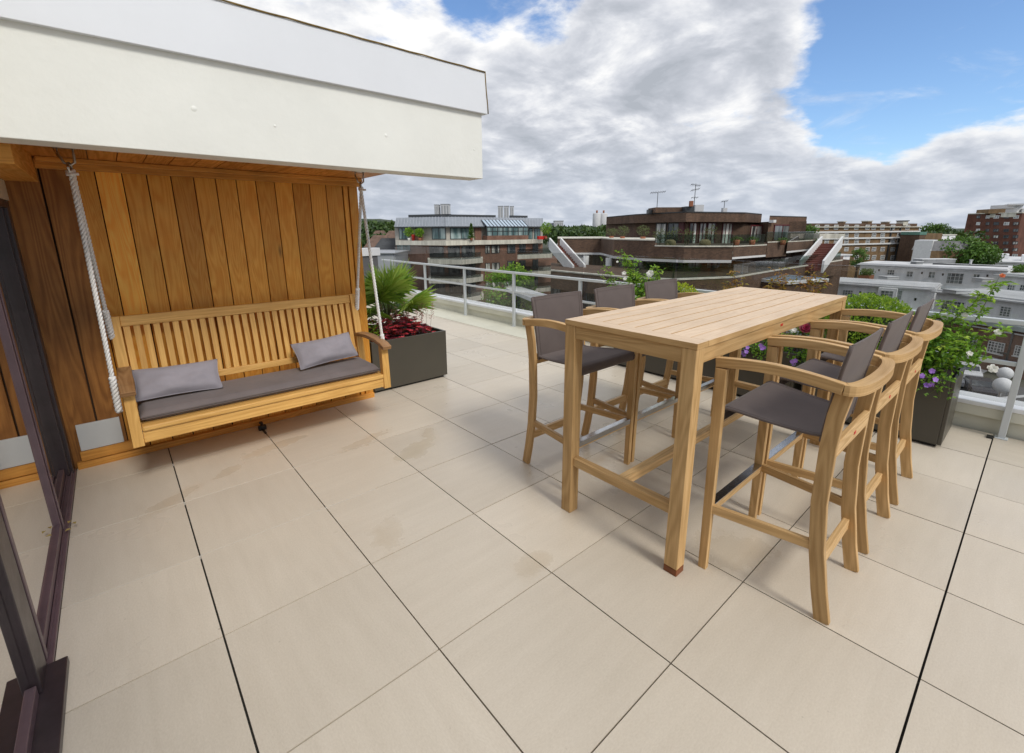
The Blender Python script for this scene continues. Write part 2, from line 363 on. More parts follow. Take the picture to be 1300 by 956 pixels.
def tilemat():
    m,nt,out=newmat('porcelain_tile'); t=NT(nt); uv=t.coord('UV'); o=t.coord('Object'); r=t.attr()
    st=t.noise(t.scale(uv,(1.2,9,1),(0,0,0),(0,0,.5)),2.0,6,.65,.3)
    fi=t.noise(t.scale(uv,(30,60,1)),3,4,.7)
    cl=t.noise(o,1.1,5,.6)
    f=t.math('ADD',t.math('MULTIPLY',st,.35),t.math('MULTIPLY',fi,.65))
    c=t.mix(t.mapr(f,.30,.70),(.575,.51,.415),(.70,.635,.535))
    k=t.math('MULTIPLY',t.mapr(r,0,1,.93,1.04),t.mapr(cl,.3,.7,.95,1.04)); kc=t.n('ShaderNodeCombineXYZ'); [t.l(k,kc.inputs[i]) for i in range(3)]
    c=t.mix(1.0,c,kc.outputs[0],'MULTIPLY')
    # damp patches left by rain, at fixed places on the terrace
    wet=None
    sep=t.n('ShaderNodeSeparateXYZ'); t.l(o,sep.inputs[0])
    wn=t.noise(o,5,6,.7)
    for (x,y,rx,ry,a) in ((.16,.90,.20,.085,.4),(.36,1.08,.10,.06,.8),(-.44,.12,.17,.065,1.15),(-.02,-.50,.10,.06,.3),(-1.22,1.28,.17,.06,.5),(-.95,1.42,.1,.04,.6),(.60,.11,.10,.05,.5),(.78,-1.08,.18,.13,-.3),(-.05,1.28,.22,.06,.3),(-.62,1.62,.2,.05,.2),(1.25,.05,.3,.2,.4)):
        dx=t.math('SUBTRACT',sep.outputs[0],x); dy=t.math('SUBTRACT',sep.outputs[1],y)
        ca,sa=math.cos(a),math.sin(a)
        u=t.math('DIVIDE',t.math('ADD',t.math('MULTIPLY',dx,ca),t.math('MULTIPLY',dy,sa)),rx)
        v=t.math('DIVIDE',t.math('SUBTRACT',t.math('MULTIPLY',dy,ca),t.math('MULTIPLY',dx,sa)),ry)
        d=t.math('SQRT',t.math('ADD',t.math('MULTIPLY',u,u),t.math('MULTIPLY',v,v)))
        w=t.mapr(t.math('ADD',d,t.math('MULTIPLY',t.math('SUBTRACT',wn,.5),3.4)),.5,1.35,1,0,True)
        wet=w if wet is None else t.math('MAXIMUM',wet,w)
    c=t.mix(t.math('MULTIPLY',wet,.27),c,t.mix(1.0,c,(.74,.65,.50),'MULTIPLY'))
    # small specks of dirt
    vo=t.n('ShaderNodeTexVoronoi'); vo.inputs['Scale'].default_value=5; t.l(o,vo.inputs['Vector'])
    vo2=t.n('ShaderNodeTexVoronoi'); vo2.inputs['Scale'].default_value=17; t.l(o,vo2.inputs['Vector']); sp=t.math('MAXIMUM',t.mapr(vo.outputs['Distance'],.012,.03,1,0),t.math('MULTIPLY',t.mapr(vo2.outputs['Distance'],.02,.07,.7,0),t.mapr(t.noise(o,2.3,3,.5),.5,.6,0,1)))
    c=t.mix(t.math('MULTIPLY',sp,.5),c,(.25,.2,.14))
    rg=t.math('SUBTRACT',t.mapr(t.noise(o,1.6,4,.6),.35,.65,.46,.27),t.math('MULTIPLY',wet,.2))
    b=t.bsdf(c,rg,.45,bump=f,bs=.2,bd=.003); t.l(b.outputs[0],out.inputs[0]); return m
M['tile_floor']=tilemat()
M['joint']=paint('dark_joint',(.03,.028,.025),.9,.2)
M['grout']=paint('pale_grout',(.62,.60,.56),.8,.1,10)

# ------------------------------------------------------------------ world
def world():
    w=bpy.data.worlds.new('World'); S.world=w; w.use_nodes=True; nt=w.node_tree; nt.nodes.clear(); t=NT(nt)
    out=t.n('ShaderNodeOutputWorld')
    sky=t.n('ShaderNodeTexSky',sky_type='NISHITA'); sky.sun_disc=False; sky.sun_elevation=SUN_EL; sky.sun_rotation=SUN_ROT; sky.air_density=1.0; sky.dust_density=.3; sky.ozone_density=2.0
    b1=t.n('ShaderNodeBackground'); t.l(t.mix(1.0,sky.outputs[0],(.86,.98,1.12),'MULTIPLY'),b1.inputs[0]); b1.inputs[1].default_value=.115
    g=t.coord('Generated'); sp=t.n('ShaderNodeSeparateXYZ'); t.l(g,sp.inputs[0])
    z=t.math('ADD',t.math('MAXIMUM',sp.outputs[2],-.05),.26)
    cx=t.math('DIVIDE',sp.outputs[0],z); cy=t.math('DIVIDE',sp.outputs[1],z)
    cb=t.n('ShaderNodeCombineXYZ'); t.l(cx,cb.inputs[0]); t.l(cy,cb.inputs[1]); t.l(t.math('MULTIPLY',sp.outputs[2],1.5),cb.inputs[2])
    def fb(off,sc,det,ro,di):
        return t.noise(t.scale(cb.outputs[0],(1,1,1),off),sc,det,ro,di)
    big=fb((3.1,1.7,.4),.75,3,.5,.1); n1=fb((5.3,2.2,.4),2.9,12,.58,.3)
    n2=fb((5.3+.05,2.2-.09,.34),2.9,12,.58,.3); n3=fb((1.3,7.7,2.4),6.5,8,.6,.2)
    cov=t.math('ADD',t.math('MULTIPLY',big,.5),t.math('MULTIPLY',n1,.5)); cov=t.math('ADD',cov,t.math('MULTIPLY',t.math('SUBTRACT',n3,.5),.28))
    for (px,py,a0,a1,k) in ((1300,30,8,17.5,.34),(1180,85,3,10,.22),(1090,30,1,8,.10),(1130,140,1,5,.10),(612,2,.3,5,.2),(702,16,.3,5,.22),(1290,215,2,9,-.30),(1150,225,2,8,-.26),(1040,60,.5,4,-.08),(1075,100,.2,2.5,-.16),(1105,97,.2,2,-.14),(990,30,1,8,-.12),(850,-40,2,14,-.12),(700,150,4,16,-.12)):
        d=ray(px,py).normalized()
        vm=t.n('ShaderNodeVectorMath',operation='DOT_PRODUCT'); t.l(g,vm.inputs[0]); vm.inputs[1].default_value=d
        h=t.mapr(vm.outputs['Value'],math.cos(R(a1)),math.cos(R(a0)),0,k,True)
        cov=t.math('SUBTRACT',cov,h)
    # low in the sky the cloud deck closes up
    cov=t.math('ADD',cov,t.mapr(sp.outputs[2],.02,.24,.22,0,True))
    mask=t.mapr(t.math('ADD',cov,t.math('MULTIPLY',t.math('SUBTRACT',n3,.5),.12)),.33,.50,0,1,True)
    rel=t.math('SUBTRACT',n1,n2)
    sh=t.math('ADD',t.math('MULTIPLY',rel,2.6),t.math('ADD',.555,t.math('MULTIPLY',t.math('SUBTRACT',.5,big),.9)))
    sh=t.math('ADD',sh,t.math('MULTIPLY',t.math('SUBTRACT',n3,.5),.45))
    thick=t.mapr(cov,.42,.64,.30,-.20)
    sh=t.math('ADD',sh,thick,clamp=True)
    cr=t.n('ShaderNodeValToRGB'); cr.color_ramp.interpolation='B_SPLINE'; e=cr.color_ramp.elements; e[0].position=.05; e[0].color=(.41,.44,.49,1); e[1].position=1.0; e[1].color=(.98,.97,.95,1)
    q=e.new(.42); q.color=(.56,.585,.645,1)
    q=e.new(.72); q.color=(.76,.775,.81,1)
    t.l(sh,cr.inputs[0])
    low=t.mapr(sp.outputs[2],.0,.22,.6,0,True)
    cc=t.mix(low,cr.outputs[0],(.46,.52,.62))
    b2=t.n('ShaderNodeBackground'); t.l(cc,b2.inputs[0]); b2.inputs[1].default_value=CLOUD
    veil=t.math('MULTIPLY',t.mapr(fb((8.1,.7,1.9),3.2,10,.62,.8),.50,.78,0,.55,True),t.mapr(n1,.35,.6,.4,1.0))
    mask=t.math('MAXIMUM',mask,veil)
    mx=t.n('ShaderNodeMixShader'); t.l(mask,mx.inputs[0]); t.l(b1.outputs[0],mx.inputs[1]); t.l(b2.outputs[0],mx.inputs[2])
    t.l(mx.outputs[0],out.inputs[0])
SUN_DIR=Vector((-.02,-.80,.80)).normalized()   # towards the sun
SUN_EL=math.asin(SUN_DIR.z); SUN_ROT=math.atan2(SUN_DIR.x,SUN_DIR.y)
CLOUD=.82
world()
sl=bpy.data.lights.new('sun','SUN'); sl.energy=1.55; sl.angle=R(15); sl.color=(1,.94,.85)
so=bpy.data.objects.new('sun',sl); COL.objects.link(so); so.rotation_euler=SUN_DIR.to_track_quat('Z','Y').to_euler(); so.location=(0,0,30)
cd=bpy.data.cameras.new('camera'); co=bpy.data.objects.new('camera',cd); COL.objects.link(co)
co.matrix_world=Matrix.Translation(CAM) @ Matrix((MW[0],-MW[1],-MW[2])).transposed().to_4x4()
cd.sensor_width=36; cd.lens=FPX/1300*36; cd.shift_x=0; cd.shift_y=-44.5/1300; cd.clip_start=.05; cd.clip_end=6000
S.camera=co
S.view_settings.view_transform='Standard'; S.view_settings.look='None'; S.view_settings.exposure=.44; S.view_settings.gamma=1
S.render.engine='CYCLES'; S.cycles.transparent_max_bounces=24

# ================================================================== TERRACE
# floor tiles: 0.6 m, open joints
fl=MB(); g0=.0027
for i in range(-4,6):            # x index
    for j in range(-8,15):       # y index
        x0,x1=i*.6,(i+1)*.6; y0,y1=j*.6,(j+1)*.6
        a=g0+(.0007 if abs(x0+1.2)<.01 else 0); b=g0+(.0007 if abs(x1+1.2)<.01 else 0)
        c=g0+(.0009 if abs(y0+1.8)<.01 else 0); d=g0+(.0009 if abs(y1+1.8)<.01 else 0)
        X0,X1,Y0,Y1=x0+a,x1-b,y0+c,y1-d
        if X0<-1.6865: X0=-1.6865
        if X1>3.575: X1=3.575
        if X1<=X0: continue
        jj=random.uniform(-.0006,.0006); r=random.random()
        i0=len(fl.f); fl.box(X0,X1,Y0,Y1,-.02,jj,r=r)
        for q in range(i0,i0+6): fl.uv[q]=[(u[0],u[1]) for u in fl.uv[q]]
tiles=fl.build('terrace_floor',M['tile_floor']); tag(tiles,kind='structure')
sub=MB(); sub.box(-1.68,3.58,-4.82,9.0,-.10,-.021); o=sub.build('floor_bed',M['joint']); tag(o,kind='structure')
gr=MB()
for y in (.6,1.2,1.8):
    gr.box(-1.67,-.3,y-.0026,y+.0026,-.019,-.0015)
o=gr.build('floor_grout',M['grout']); tag(o,kind='structure')

# ---------------- penthouse (timber lined recess, roof edge, sliding door)
pent=thing('penthouse_building',(-1.0,2.3,0),'timber clad penthouse recess with deep white roof edge and dark sliding door','building')
m=MB()      # cladding boards
edges=[-1.388,-1.293,-1.163,-1.037,-.907,-.778,-.648]
x=-.648
while x<.20: x+=.129; edges.append(x)
edges[-1]=.262; edges=[e for e in edges if e<=.262]
if edges[-1]<.262: edges.append(.262)
for a,b in zip(edges,edges[1:]):
    m.box(a+.003,b-.003,2.145,2.165,.0,1.955,grain=2)
m.box(.268,.306,2.14,2.165,.0,1.955,grain=2)
m.box(.312,.384,2.128,2.3,.0,1.90,grain=2); 
m.box(-1.405,-1.390,2.125,2.165,.0,1.955,grain=2)
m.build('cladding',M['clad'],pent,bevel=.002)
m=MB(); m.box(-1.70,.37,2.1655,2.1695,.0,1.95); m.build('gap_shade_backing',paint('board_gap_shade',(.05,.025,.012),.9,.1),pent)  # dark brown sheet painting the shade seen between the boards
m=MB()
for a,b in ((-1.70,-1.545),(-1.54,-1.409)): m.box(a+.003,b-.002,2.14,2.165,.0,1.955,grain=2)
m.build('cladding',M['clad_dark'],pent,bevel=.002)['label']='two timber boards darkened for shade beside the door'
m=MB(); m.box(-5,.376,2.17,6.5,-.02,1.93); m.build('wall',M['plaster'],pent)
m=MB(); m.box(-5,-1.8,-5.0,-4.9,-.02,2.3); m.build('wall',M['plaster'],pent)
m=MB(); m.box(-1.68,.384,2.105,2.138,0,.045); m.box(-1.655,-1.36,2.112,2.138,.05,.115); m.build('skirting',M['beam'],pent,bevel=.002)
m=MB(); m.box(-1.648,-1.428,2.122,2.139,.118,.30); p=m.build('cover_plate',M['plate'],pent,bevel=.002)
m=MB(); m.box(-1.38,-1.10,2.10,2.137,.118,.235); p=m.build('cover_plate',M['plate'],pent,bevel=.003)
m=MB(); m.box(-1.55,.40,2.085,2.143,1.892,1.949); m.box(-1.54,.40,2.045,2.083,1.925,1.951,grain=0); m.build('wall_beam',M['beam'],pent,bevel=.003)
m=MB(); m.box(-1.69,-1.552,1.18,2.143,1.815,1.953); m.build('door_beam',M['beam'],pent,bevel=.003)
m=MB(); yy=1.17; 
xs=-1.7
while xs<.40:
    m.box(xs+.002,min(xs+.128,.405),1.175,2.3,1.953,1.968,grain=1); xs+=.13
m.build('soffit',M['soffit'],pent,bevel=.0015)
m=MB(); m.box(-3.2,.871,1.0,1.168,1.897,2.34); fa=m.build('fascia',M['white'],pent,bevel=.003)
for (px_,py_,r_) in ((246,138,.014),(490,172,.011),(349,160,.008),(602,190,.007)):
    d_=ray(px_,py_); q_=CAM+d_*((1.0-CAM.y)/d_.y); m=MB(); m.grid(lambda u,v:(q_.x+r_*u*math.cos(6.2832*v),1.0-.003*(1-u*u),q_.z+r_*u*math.sin(6.2832*v)),4,12); m.build('filler_spot',M['white'],fa)
m=MB(); m.hexa([(-3.2,.972,2.335),(.905,.972,2.335),(.905,1.22,2.335),(-3.2,1.22,2.335),(-3.2,.985,2.605),(.893,.985,2.605),(.893,1.22,2.605),(-3.2,1.22,2.605)]); m.build('flashing',M['flash'],pent,bevel=.002)
m=MB()
pts=[(-3.2+k*.1,.981+.001*math.sin(k*1.7),2.607+.0012*math.sin(k*2.3)) for k in range(41)]+[(.896,.981,2.607)]
m.tube(pts,.0045,6); m.tube([(.896,.983,2.607),(.899,.979,2.5),(.905,.972,2.40),(.907,.969,2.336)],.004,6)
m.build('edge_strip',paint('weathered_edge',(.25,.17,.05),.8,.3,30),pent)
m=MB(); m.box(-3.2,.40,1.222,6.5,1.975,2.55); m.build('roof',M['groof'],pent)
# plaster strip over the door, and the room behind it
m=MB(); m.box(-1.9,-1.69,-4.8,.98,1.82,2.6); m.build('wall',M['plaster'],pent)
m=MB(); m.box(-1.80,-1.69,-4.8,2.143,1.705,1.815); m.build('wall',M['plaster'],pent)
room=MB()
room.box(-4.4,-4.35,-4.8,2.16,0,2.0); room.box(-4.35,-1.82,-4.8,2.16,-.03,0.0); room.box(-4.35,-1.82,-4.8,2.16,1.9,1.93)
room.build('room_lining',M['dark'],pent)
door=MB(); door.box(-1.82,-1.688,.245,2.10,0,.018); 
door=door.build('sliding_door',M['bframe'],pent,bevel=.003)
door['label']='purple brown sliding door track set in the tiled floor'
m=MB()
for xx in (-1.80,-1.775,-1.752,-1.728,-1.704): m.box(xx-.003,xx+.003,.25,2.09,.0181,.030)
m.build('track_rib',M['bframe'],door)
m=MB(); m.box(-1.80,-1.695,2.035,2.137,.018,1.705); m.box(-1.775,-1.712,2.00,2.035,.018,1.705); m.build('jamb',M['dframe'],door,bevel=.004)
m=MB(); m.box(-1.80,-1.695,-4.8,2.03,1.66,1.704); m.build('head_frame',M['dframe'],door,bevel=.003)
for (y0,y1,fx,mat) in ((1.235,1.305,-1.745,M['bframe']),(.245,.315,-1.728,M['bframe'])):
    m=MB(); w_=.036 if y0>1 else .022; m.box(fx-w_,fx+w_,y0,y1,.031,1.66); m.box(fx+w_+.0005,fx+w_+.006,y0+.02,y1-.02,.031,1.66); m.build('door_stile',mat,door,bevel=.004)
for (y0,y1,fx) in ((1.312,1.998,-1.752),(.317,1.238,-1.7285),(-1.6,.10,-1.7285)):
    m=MB(); m.box(fx-.006,fx+.006,y0,y1,.075,1.659); m.build('door_pane',M['dglass'],door)
    m=MB(); m.box(fx-.02,fx+.02,y0,y1,.031,.074); m.build('bottom_frame',M['bframe'],door,bevel=.003)
m=MB(); m.box(-1.82,-1.646,-4.8,.241,.0,.032); m.box(-1.78,-1.70,.105,.243,.033,1.659); m.build('threshold',M['dframe'],door,bevel=.003)
m=MB()
for (x,y,a) in ((-1.70,1.22,.3),(-1.69,1.30,1.2),(-1.66,1.27,2.0)): m.leaf((x,y,.034),(math.cos(a),math.sin(a),.1),(0,0,1),.03,.018)
tag(m.build('dry_leaves',leafmat('dry_leaf',[(.45,.28,.06),(.5,.38,.15)])),'small dry yellow leaves lying on the dark sliding door track','leaves')

# ---------------- parapet kerb and railing
par=thing('parapet',(3.65,2.0,0),'low cream parapet kerb with white coping under the glass railing','parapet')
m=MB(); m.box(3.600,3.78,-4.8,9.0,-.2,.118); m.build('upstand',M['cream'],par,bevel=.004)
m=MB(); m.box(3.565,3.80,-4.8,9.0,.119,.198); m.build('band',M['cream'],par,bevel=.004)
m=MB(); m.box(3.556,3.82,-4.8,9.0,.199,.232); m.build('coping',M['cap'],par,bevel=.004)
m=MB(); m.box(3.05,3.599,2.3,9.0,-.019,.0055); m.build('gutter_strip',M['cream'],par)
rl=thing('railing',(3.52,2.0,0),'white metal guard rail with tinted glass panels around the terrace edge','railing')
ys=[-4.61,-3.225,-1.84,-.455,.93,2.306,3.695,5.06,6.46,7.84]
pm=MB(); pm.box(3.50,3.54,-1.86,-1.82,0,.852); pm.box(3.485,3.555,-1.875,-1.805,0,.006)
post0=pm.build('post',M['rail'],rl,bevel=.003)
for y in ys:
    if y==-1.84: continue
    c=post0.copy(); COL.objects.link(c); c.parent=rl; c.location=(0,y+1.84,0)
m=MB(); m.box(3.497,3.547,-4.8,8.4,.853,.888); m.build('top_rail',M['rail'],rl,bevel=.005)
for a,b in zip(ys,ys[1:]):
    m=MB(); m.box(3.508,3.532,a+.021,b-.021,.553,.584); m.build('mid_rail',M['rail'],rl,bevel=.003)
    m=MB(); m.box(3.575,3.585,a+.012,b-.012,.255,1.212); m.build('glass_panel',M['glass'],rl)
cm=MB(); cm.box(3.548,3.574,-.014,.014,-.016,.016); cl0=cm.build('glass_clamp',M['steel'],rl,bevel=.002,off=Vector((0,0,0))); first=True
for a in ys:
    for d in (-.25,.25):
        for z in (.872,.568):
            c=cl0 if first else cl0.copy()
            if not first: COL.objects.link(c); c.parent=rl
            first=False; c.location=(-3.52,a+d-2.0,z)
m=MB(); m.box(3.44,3.50,-1.80,-1.765,.0,.012); tag(m.build('drain_clip',M['black'],bevel=.003),'small black plastic clip on the tiles at the foot of the right railing post','clip')
m=MB(); m.tube([(-.60,2.00,.02),(-.60,2.03,.05),(-.60,2.07,.035)],.012,8); m.box(-.63,-.575,1.985,2.02,.0,.035); m.box(-.61,-.595,1.9,2.0,0,.01)
tag(m.build('drain_fitting',M['black'],bevel=.003),'small black fitting on the floor at the wall foot under the swing seat','fitting')

# neighbouring roof element that closes the terrace at its far end
nb=thing('roof_screen',(2.2,8.9,0),'dark grey roof screen with white coping past the end of the terrace','wall')
m=MB(); m.box(.6,3.70,9.02,9.2,-.2,.94); m.build('wall',paint('dark_grey_render',(.09,.09,.095),.7,.1,1),nb)
m=MB(); m.box(.55,3.76,8.98,9.24,.941,1.13); m.build('coping',M['ghost'],nb,bevel=.01)

# ================================================================== SWING SEAT
sw=thing('swing_bench',(-.56,1.78,.28),'slatted teak garden swing seat hung on white ropes from the timber soffit','swing bench')
XL,XR=-1.375,.26
def post_pts(x): return x
for (x0,x1) in ((XL,XL+.055),(XR-.055,XR)):
    m=MB(); m.hexa([(x0,1.475,.292),(x1,1.475,.292),(x1,1.53,.292),(x0,1.53,.292),(x0,1.490,.640),(x1,1.490,.640),(x1,1.545,.640),(x0,1.545,.640)],grain=2); m.build('front_post',M['bench'],sw,bevel=.003)
    # rear post leans back
    m=MB(); m.hexa([(x0,1.93,.36),(x1,1.93,.36),(x1,1.985,.36),(x0,1.985,.36),(x0,2.035,.995),(x1,2.035,.995),(x1,2.085,.995),(x0,2.085,.995)],grain=2); m.build('rear_post',M['bench'],sw,bevel=.003)
    m=MB(); xc=(x0+x1)/2; m.sweep([(xc,2.02,.652),(xc,1.9,.668),(xc,1.75,.676),(xc,1.6,.668),(xc,1.50,.652),(xc,1.44,.630)],[(-.036,-.015),(.036,-.015),(.036,.015),(-.036,.015)],smooth=False); m.build('armrest',M['arm'],sw,bevel=.004)
    m=MB(); m.bar(((x0+x1)/2,1.53,.345),((x0+x1)/2,1.94,.385),.035,.07); m.build('side_rail',M['bench'],sw,bevel=.003)
m=MB(); m.box(XL+.056,XR-.056,1.485,1.515,.306,.377); m.build('front_rail',M['bench'],sw,bevel=.004)
m=MB(); m.box(XL+.056,XR-.056,1.472,1.535,.378,.413); m.build('seat_edge',M['bench'],sw,bevel=.010)
for k in range(6):
    y=1.56+k*.062; m=MB(); m.box(XL+.04,XR-.04,y,y+.05,.388,.410); m.build('seat_slat',M['bench'],sw,bevel=.002)
def backy(z): return 1.945+(z-.36)*(2.05-1.945)/(.635)
m=MB(); m.hexa([(XL+.056,backy(.926),.926),(XR-.056,backy(.926),.926),(XR-.056,backy(.926)+.032,.926),(XL+.056,backy(.926)+.032,.926),
                (XL+.056,backy(.992),.992),(XR-.056,backy(.992),.992),(XR-.056,backy(.992)+.032,.992),(XL+.056,backy(.992)+.032,.992)],grain=0); m.build('top_rail',M['bench'],sw,bevel=.004)
m=MB(); m.hexa([(XL+.056,backy(.50),.50),(XR-.056,backy(.50),.50),(XR-.056,backy(.50)+.03,.50),(XL+.056,backy(.50)+.03,.50),
                (XL+.056,backy(.545),.545),(XR-.056,backy(.545),.545),(XR-.056,backy(.545)+.03,.545),(XL+.056,backy(.545)+.03,.545)],grain=0); m.build('bottom_rail',M['bench'],sw,bevel=.004)
ns=29; pitch=(XR-XL-.11)/ns
for k in range(ns):
    xa=XL+.055+pitch*(k+.5)-.017; xb=xa+.034
    m=MB(); m.hexa([(xa,backy(.546)+.008,.546),(xb,backy(.546)+.008,.546),(xb,backy(.546)+.020,.546),(xa,backy(.546)+.020,.546),
                    (xa,backy(.925)+.008,.925),(xb,backy(.925)+.008,.925),(xb,backy(.925)+.020,.925),(xa,backy(.925)+.020,.925)],grain=2); m.build('back_slat',M['bench'],sw)
# ropes and hooks
def rope(mb,p,q,rad=.0105,turns=None,sag=0.0,start=0):
    p=Vector(p); q=Vector(q); L=(q-p).length; d=(q-p)/L
    a=d.cross(Vector((0,1,0.3))).normalized(); b=d.cross(a)
    tw=L/.07; n=int(tw*9)
    for s in range(3):
        pts=[]
        for k in range(n+1):
            t=k/n; th=2*math.pi*(tw*t+s/3.)
            pts.append(p+d*L*t+Vector((0,0,-sag*4*t*(1-t)))+(a*math.cos(th)+b*math.sin(th))*rad*.66)
        mb.tube(pts,rad*.56,6)
def splice(mb,p,q): rope(mb,p,q,rad=.016)
for side,(hx,ex,ey) in (('L',(-1.392,-1.405,0)),('R',(.185,.272,0))):
    hk=MB()
    hz=1.952; hy=1.60
    # triangular hanger and ring
    hk.tube([(hx-.03,hy,hz),(hx-.032,hy,hz-.03),(hx-.014,hy,hz-.075),(hx+.01,hy,hz-.085),(hx+.028,hy,hz-.07),(hx+.03,hy,hz-.03),(hx+.03,hy,hz)],.0062,8)
    ring=[(hx+.004+.006*math.cos(a),hy+.020*math.cos(a),hz-.098+.024*math.sin(a)) for a in [2*math.pi*k/16 for k in range(17)]]
    hk.tube(ring,.0065,8); hk.box(hx-.045,hx+.045,hy-.02,hy+.02,hz-.004,hz+.001)
    hk.build('hanger',M['steel'],sw)
    top=(hx+.004,hy,hz-.122)
    kb=MB(); kn=[(top[0]+.014*math.cos(a),hy+.012*math.sin(a),hz-.112-.014*(k/12)) for k,a in enumerate([2*math.pi*j/8 for j in range(17)])]
    kb.tube(kn,.008,8); kb.tube([(top[0]-.02,hy-.014,top[2]-.012),(top[0]+.03,hy-.016,top[2]-.006)],.007,8)
    kb.build('rope_knot',M['rope'],sw)
    rf=MB(); f=Vector((ex,1.575,.50)); T=Vector(top); rope(rf,T,f)
    e0=T.lerp(f,.84); splice(rf,e0,f); rf.build('front_rope',M['rope'],sw)
    rb=MB(); f=Vector((ex+(.03 if side=='L' else -.02),2.03,.86)); rope(rb,T+Vector((.006,.01,0)),f); splice(rb,T.lerp(f,.80),f); rb.build('rear_rope',M['rope'],sw)
# seat cushion
def softbox(x0,x1,y0,y1,z0,z1,e,nu=60,nv=16):
    m=MB()
    def top(u,v,side):
        x=x0+(x1-x0)*u; y=y0+(y1-y0)*v
        k=min(1,min(u*(x1-x0),(1-u)*(x1-x0))/e); l=min(1,min(v*(y1-y0),(1-v)*(y1-y0))/e)
        f=(math.sin(k*math.pi/2)*math.sin(l*math.pi/2))**.5
        zc=(z0+z1)/2; w=mnoise.noise(Vector((x*5,y*5,side*3)))*.004*f
        return (x,y,zc+side*((z1-z0)/2*f)+w)
    m.grid(lambda u,v:top(u,v,1),nu,nv); m.grid(lambda u,v:top(1-u,v,-1),nu,nv)
    return m
m=softbox(XL+.058,XR-.058,1.53,1.93,.413,.478,.035)
pt=[(XL+.062,1.533,.449),(XR-.062,1.533,.449)]; m.tube(pt,.003,6); m.tube([(XL+.062,1.531,.437),(XR-.062,1.531,.437)],.003,6)
cu=m.build('seat_cushion',M['cushion']); tag(cu,'long thin taupe seat cushion lying on the swing bench','cushion')
def pillow(center,w,h,T,rotz,lean,roll,label):
    m=MB()
    def P(u,v,s):
        a=2*u-1; b=2*v-1
        k=((1-abs(a)**3.2)*(1-abs(b)**3.2)); t=T*max(k,0)**.55
        x=a*w/2*(1-.055*(1-b*b)); z=b*h/2*(1-.09*(1-a*a))
        wr=mnoise.noise(Vector((a*2.2+7*w,b*2.2,s)))*.016*k + mnoise.noise(Vector((a*6,b*6,s+4)))*.005*k
        return (x, s*(t+wr), z)
    m.grid(lambda u,v:P(u,v,-1),28,18); m.grid(lambda u,v:P(1-u,v,1),28,18)
    # piped seam round the edge
    ed=[]
    for k in range(15): ed.append(P(k/14,0,0))
    for k in range(1,11): ed.append(P(1,k/10,0))
    for k in range(1,15): ed.append(P(1-k/14,1,0))
    for k in range(1,11): ed.append(P(0,1-k/10,0))
    m.tube(ed,.0035,6)
    o=m.build('scatter_cushion',M['pillow']); o.location=center; o.rotation_euler=(lean,roll,rotz)
    tag(o,label,'cushion','grey scatter cushions on the swing seat'); return o
pillow((-1.085,1.80,.575),.47,.225,.058,R(-3),R(-42),R(1),'plump lilac grey scatter cushion at the left end of the swing bench')
pillow((-.105,1.845,.595),.475,.22,.058,R(4),R(-36),R(-3),'tilted lilac grey scatter cushion near the right armrest of the swing bench')

# ================================================================== BAR TABLE
tb=thing('bar_table',(1.41,-.64,0),'tall rectangular teak bar table with weathered plank top','table')
TX0,TX1,TY0,TY1,TZ=.398,2.425,-.992,-.283,1.085
m=MB()
fw=.088
m.box(TX0,TX0+fw,TY0,TY1,TZ-.026,TZ,grain=1); m.box(TX1-fw,TX1,TY0,TY1,TZ-.026,TZ,grain=1)
m.box(TX0+fw+.002,TX1-fw-.002,TY0,TY0+.078,TZ-.026,TZ); m.box(TX0+fw+.001,TX1-fw-.001,TY1-.078,TY1,TZ-.026,TZ)
n=6; ya=TY0+.078; yb=TY1-.078; st=(yb-ya)/n
for k in range(n): m.box(TX0+fw+.001,TX1-fw-.001,ya+k*st+.0036,ya+(k+1)*st-.0036,TZ-.024,TZ-.0004)
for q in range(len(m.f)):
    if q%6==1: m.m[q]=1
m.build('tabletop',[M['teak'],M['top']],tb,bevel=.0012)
m=MB(); m.box(TX0+.03,TX1-.03,TY0+.03,TY1-.03,TZ-.040,TZ-.0275); m.build('gap_shade_sheet',paint('plank_gap_shade',(.07,.045,.025),.8,.1),tb)  # dark sheet added under the planks, its colour stands in for shade in the gaps
for s,(a,b,c,d) in enumerate(((TX0+.068,TX1-.068,TY0+.006,TY0+.028),(TX0+.068,TX1-.068,TY1-.028,TY1-.006),(TX0+.006,TX0+.028,TY0+.068,TY1-.068),(TX1-.028,TX1-.006,TY0+.068,TY1-.068))):
    m=MB(); m.box(a,b,c,d,TZ-.092,TZ-.0265); m.build('apron',M['teak'],tb,bevel=.001)
for (x,y) in ((TX0,TY0),(TX0,TY1-.068),(TX1-.068,TY0),(TX1-.068,TY1-.068)):
    near=(x==TX0 and y==TY0)
    m=MB(); m.box(x+.002,x+.067,y+.002,y+.067,.034 if near else 0,TZ-.0265,grain=2); lg=m.build('leg',M['teak'],tb,bevel=.003)
    if near:
        m=MB(); m.box(x+.002,x+.067,y+.002,y+.067,0,.0335); f=m.build('leg_foot',M['stain'],lg,bevel=.003); f['label']='orange brown stained foot of the near table leg'
for x in (TX0+.016,TX1-.062): 
    m=MB(); m.box(x,x+.045,TY0+.067,TY1-.067,.285,.330); m.build('end_stretcher',M['teak'],tb,bevel=.002)
m=MB(); m.box(TX0+.062,TX1-.063,-.66,-.615,.285,.329); m.build('long_stretcher',M['teak'],tb,bevel=.002)
m=MB(); m.box(1.28,1.31,TY0+.0045,TY0+.0058,TZ-.052,TZ-.040); m.build('badge',M['red'],tb)

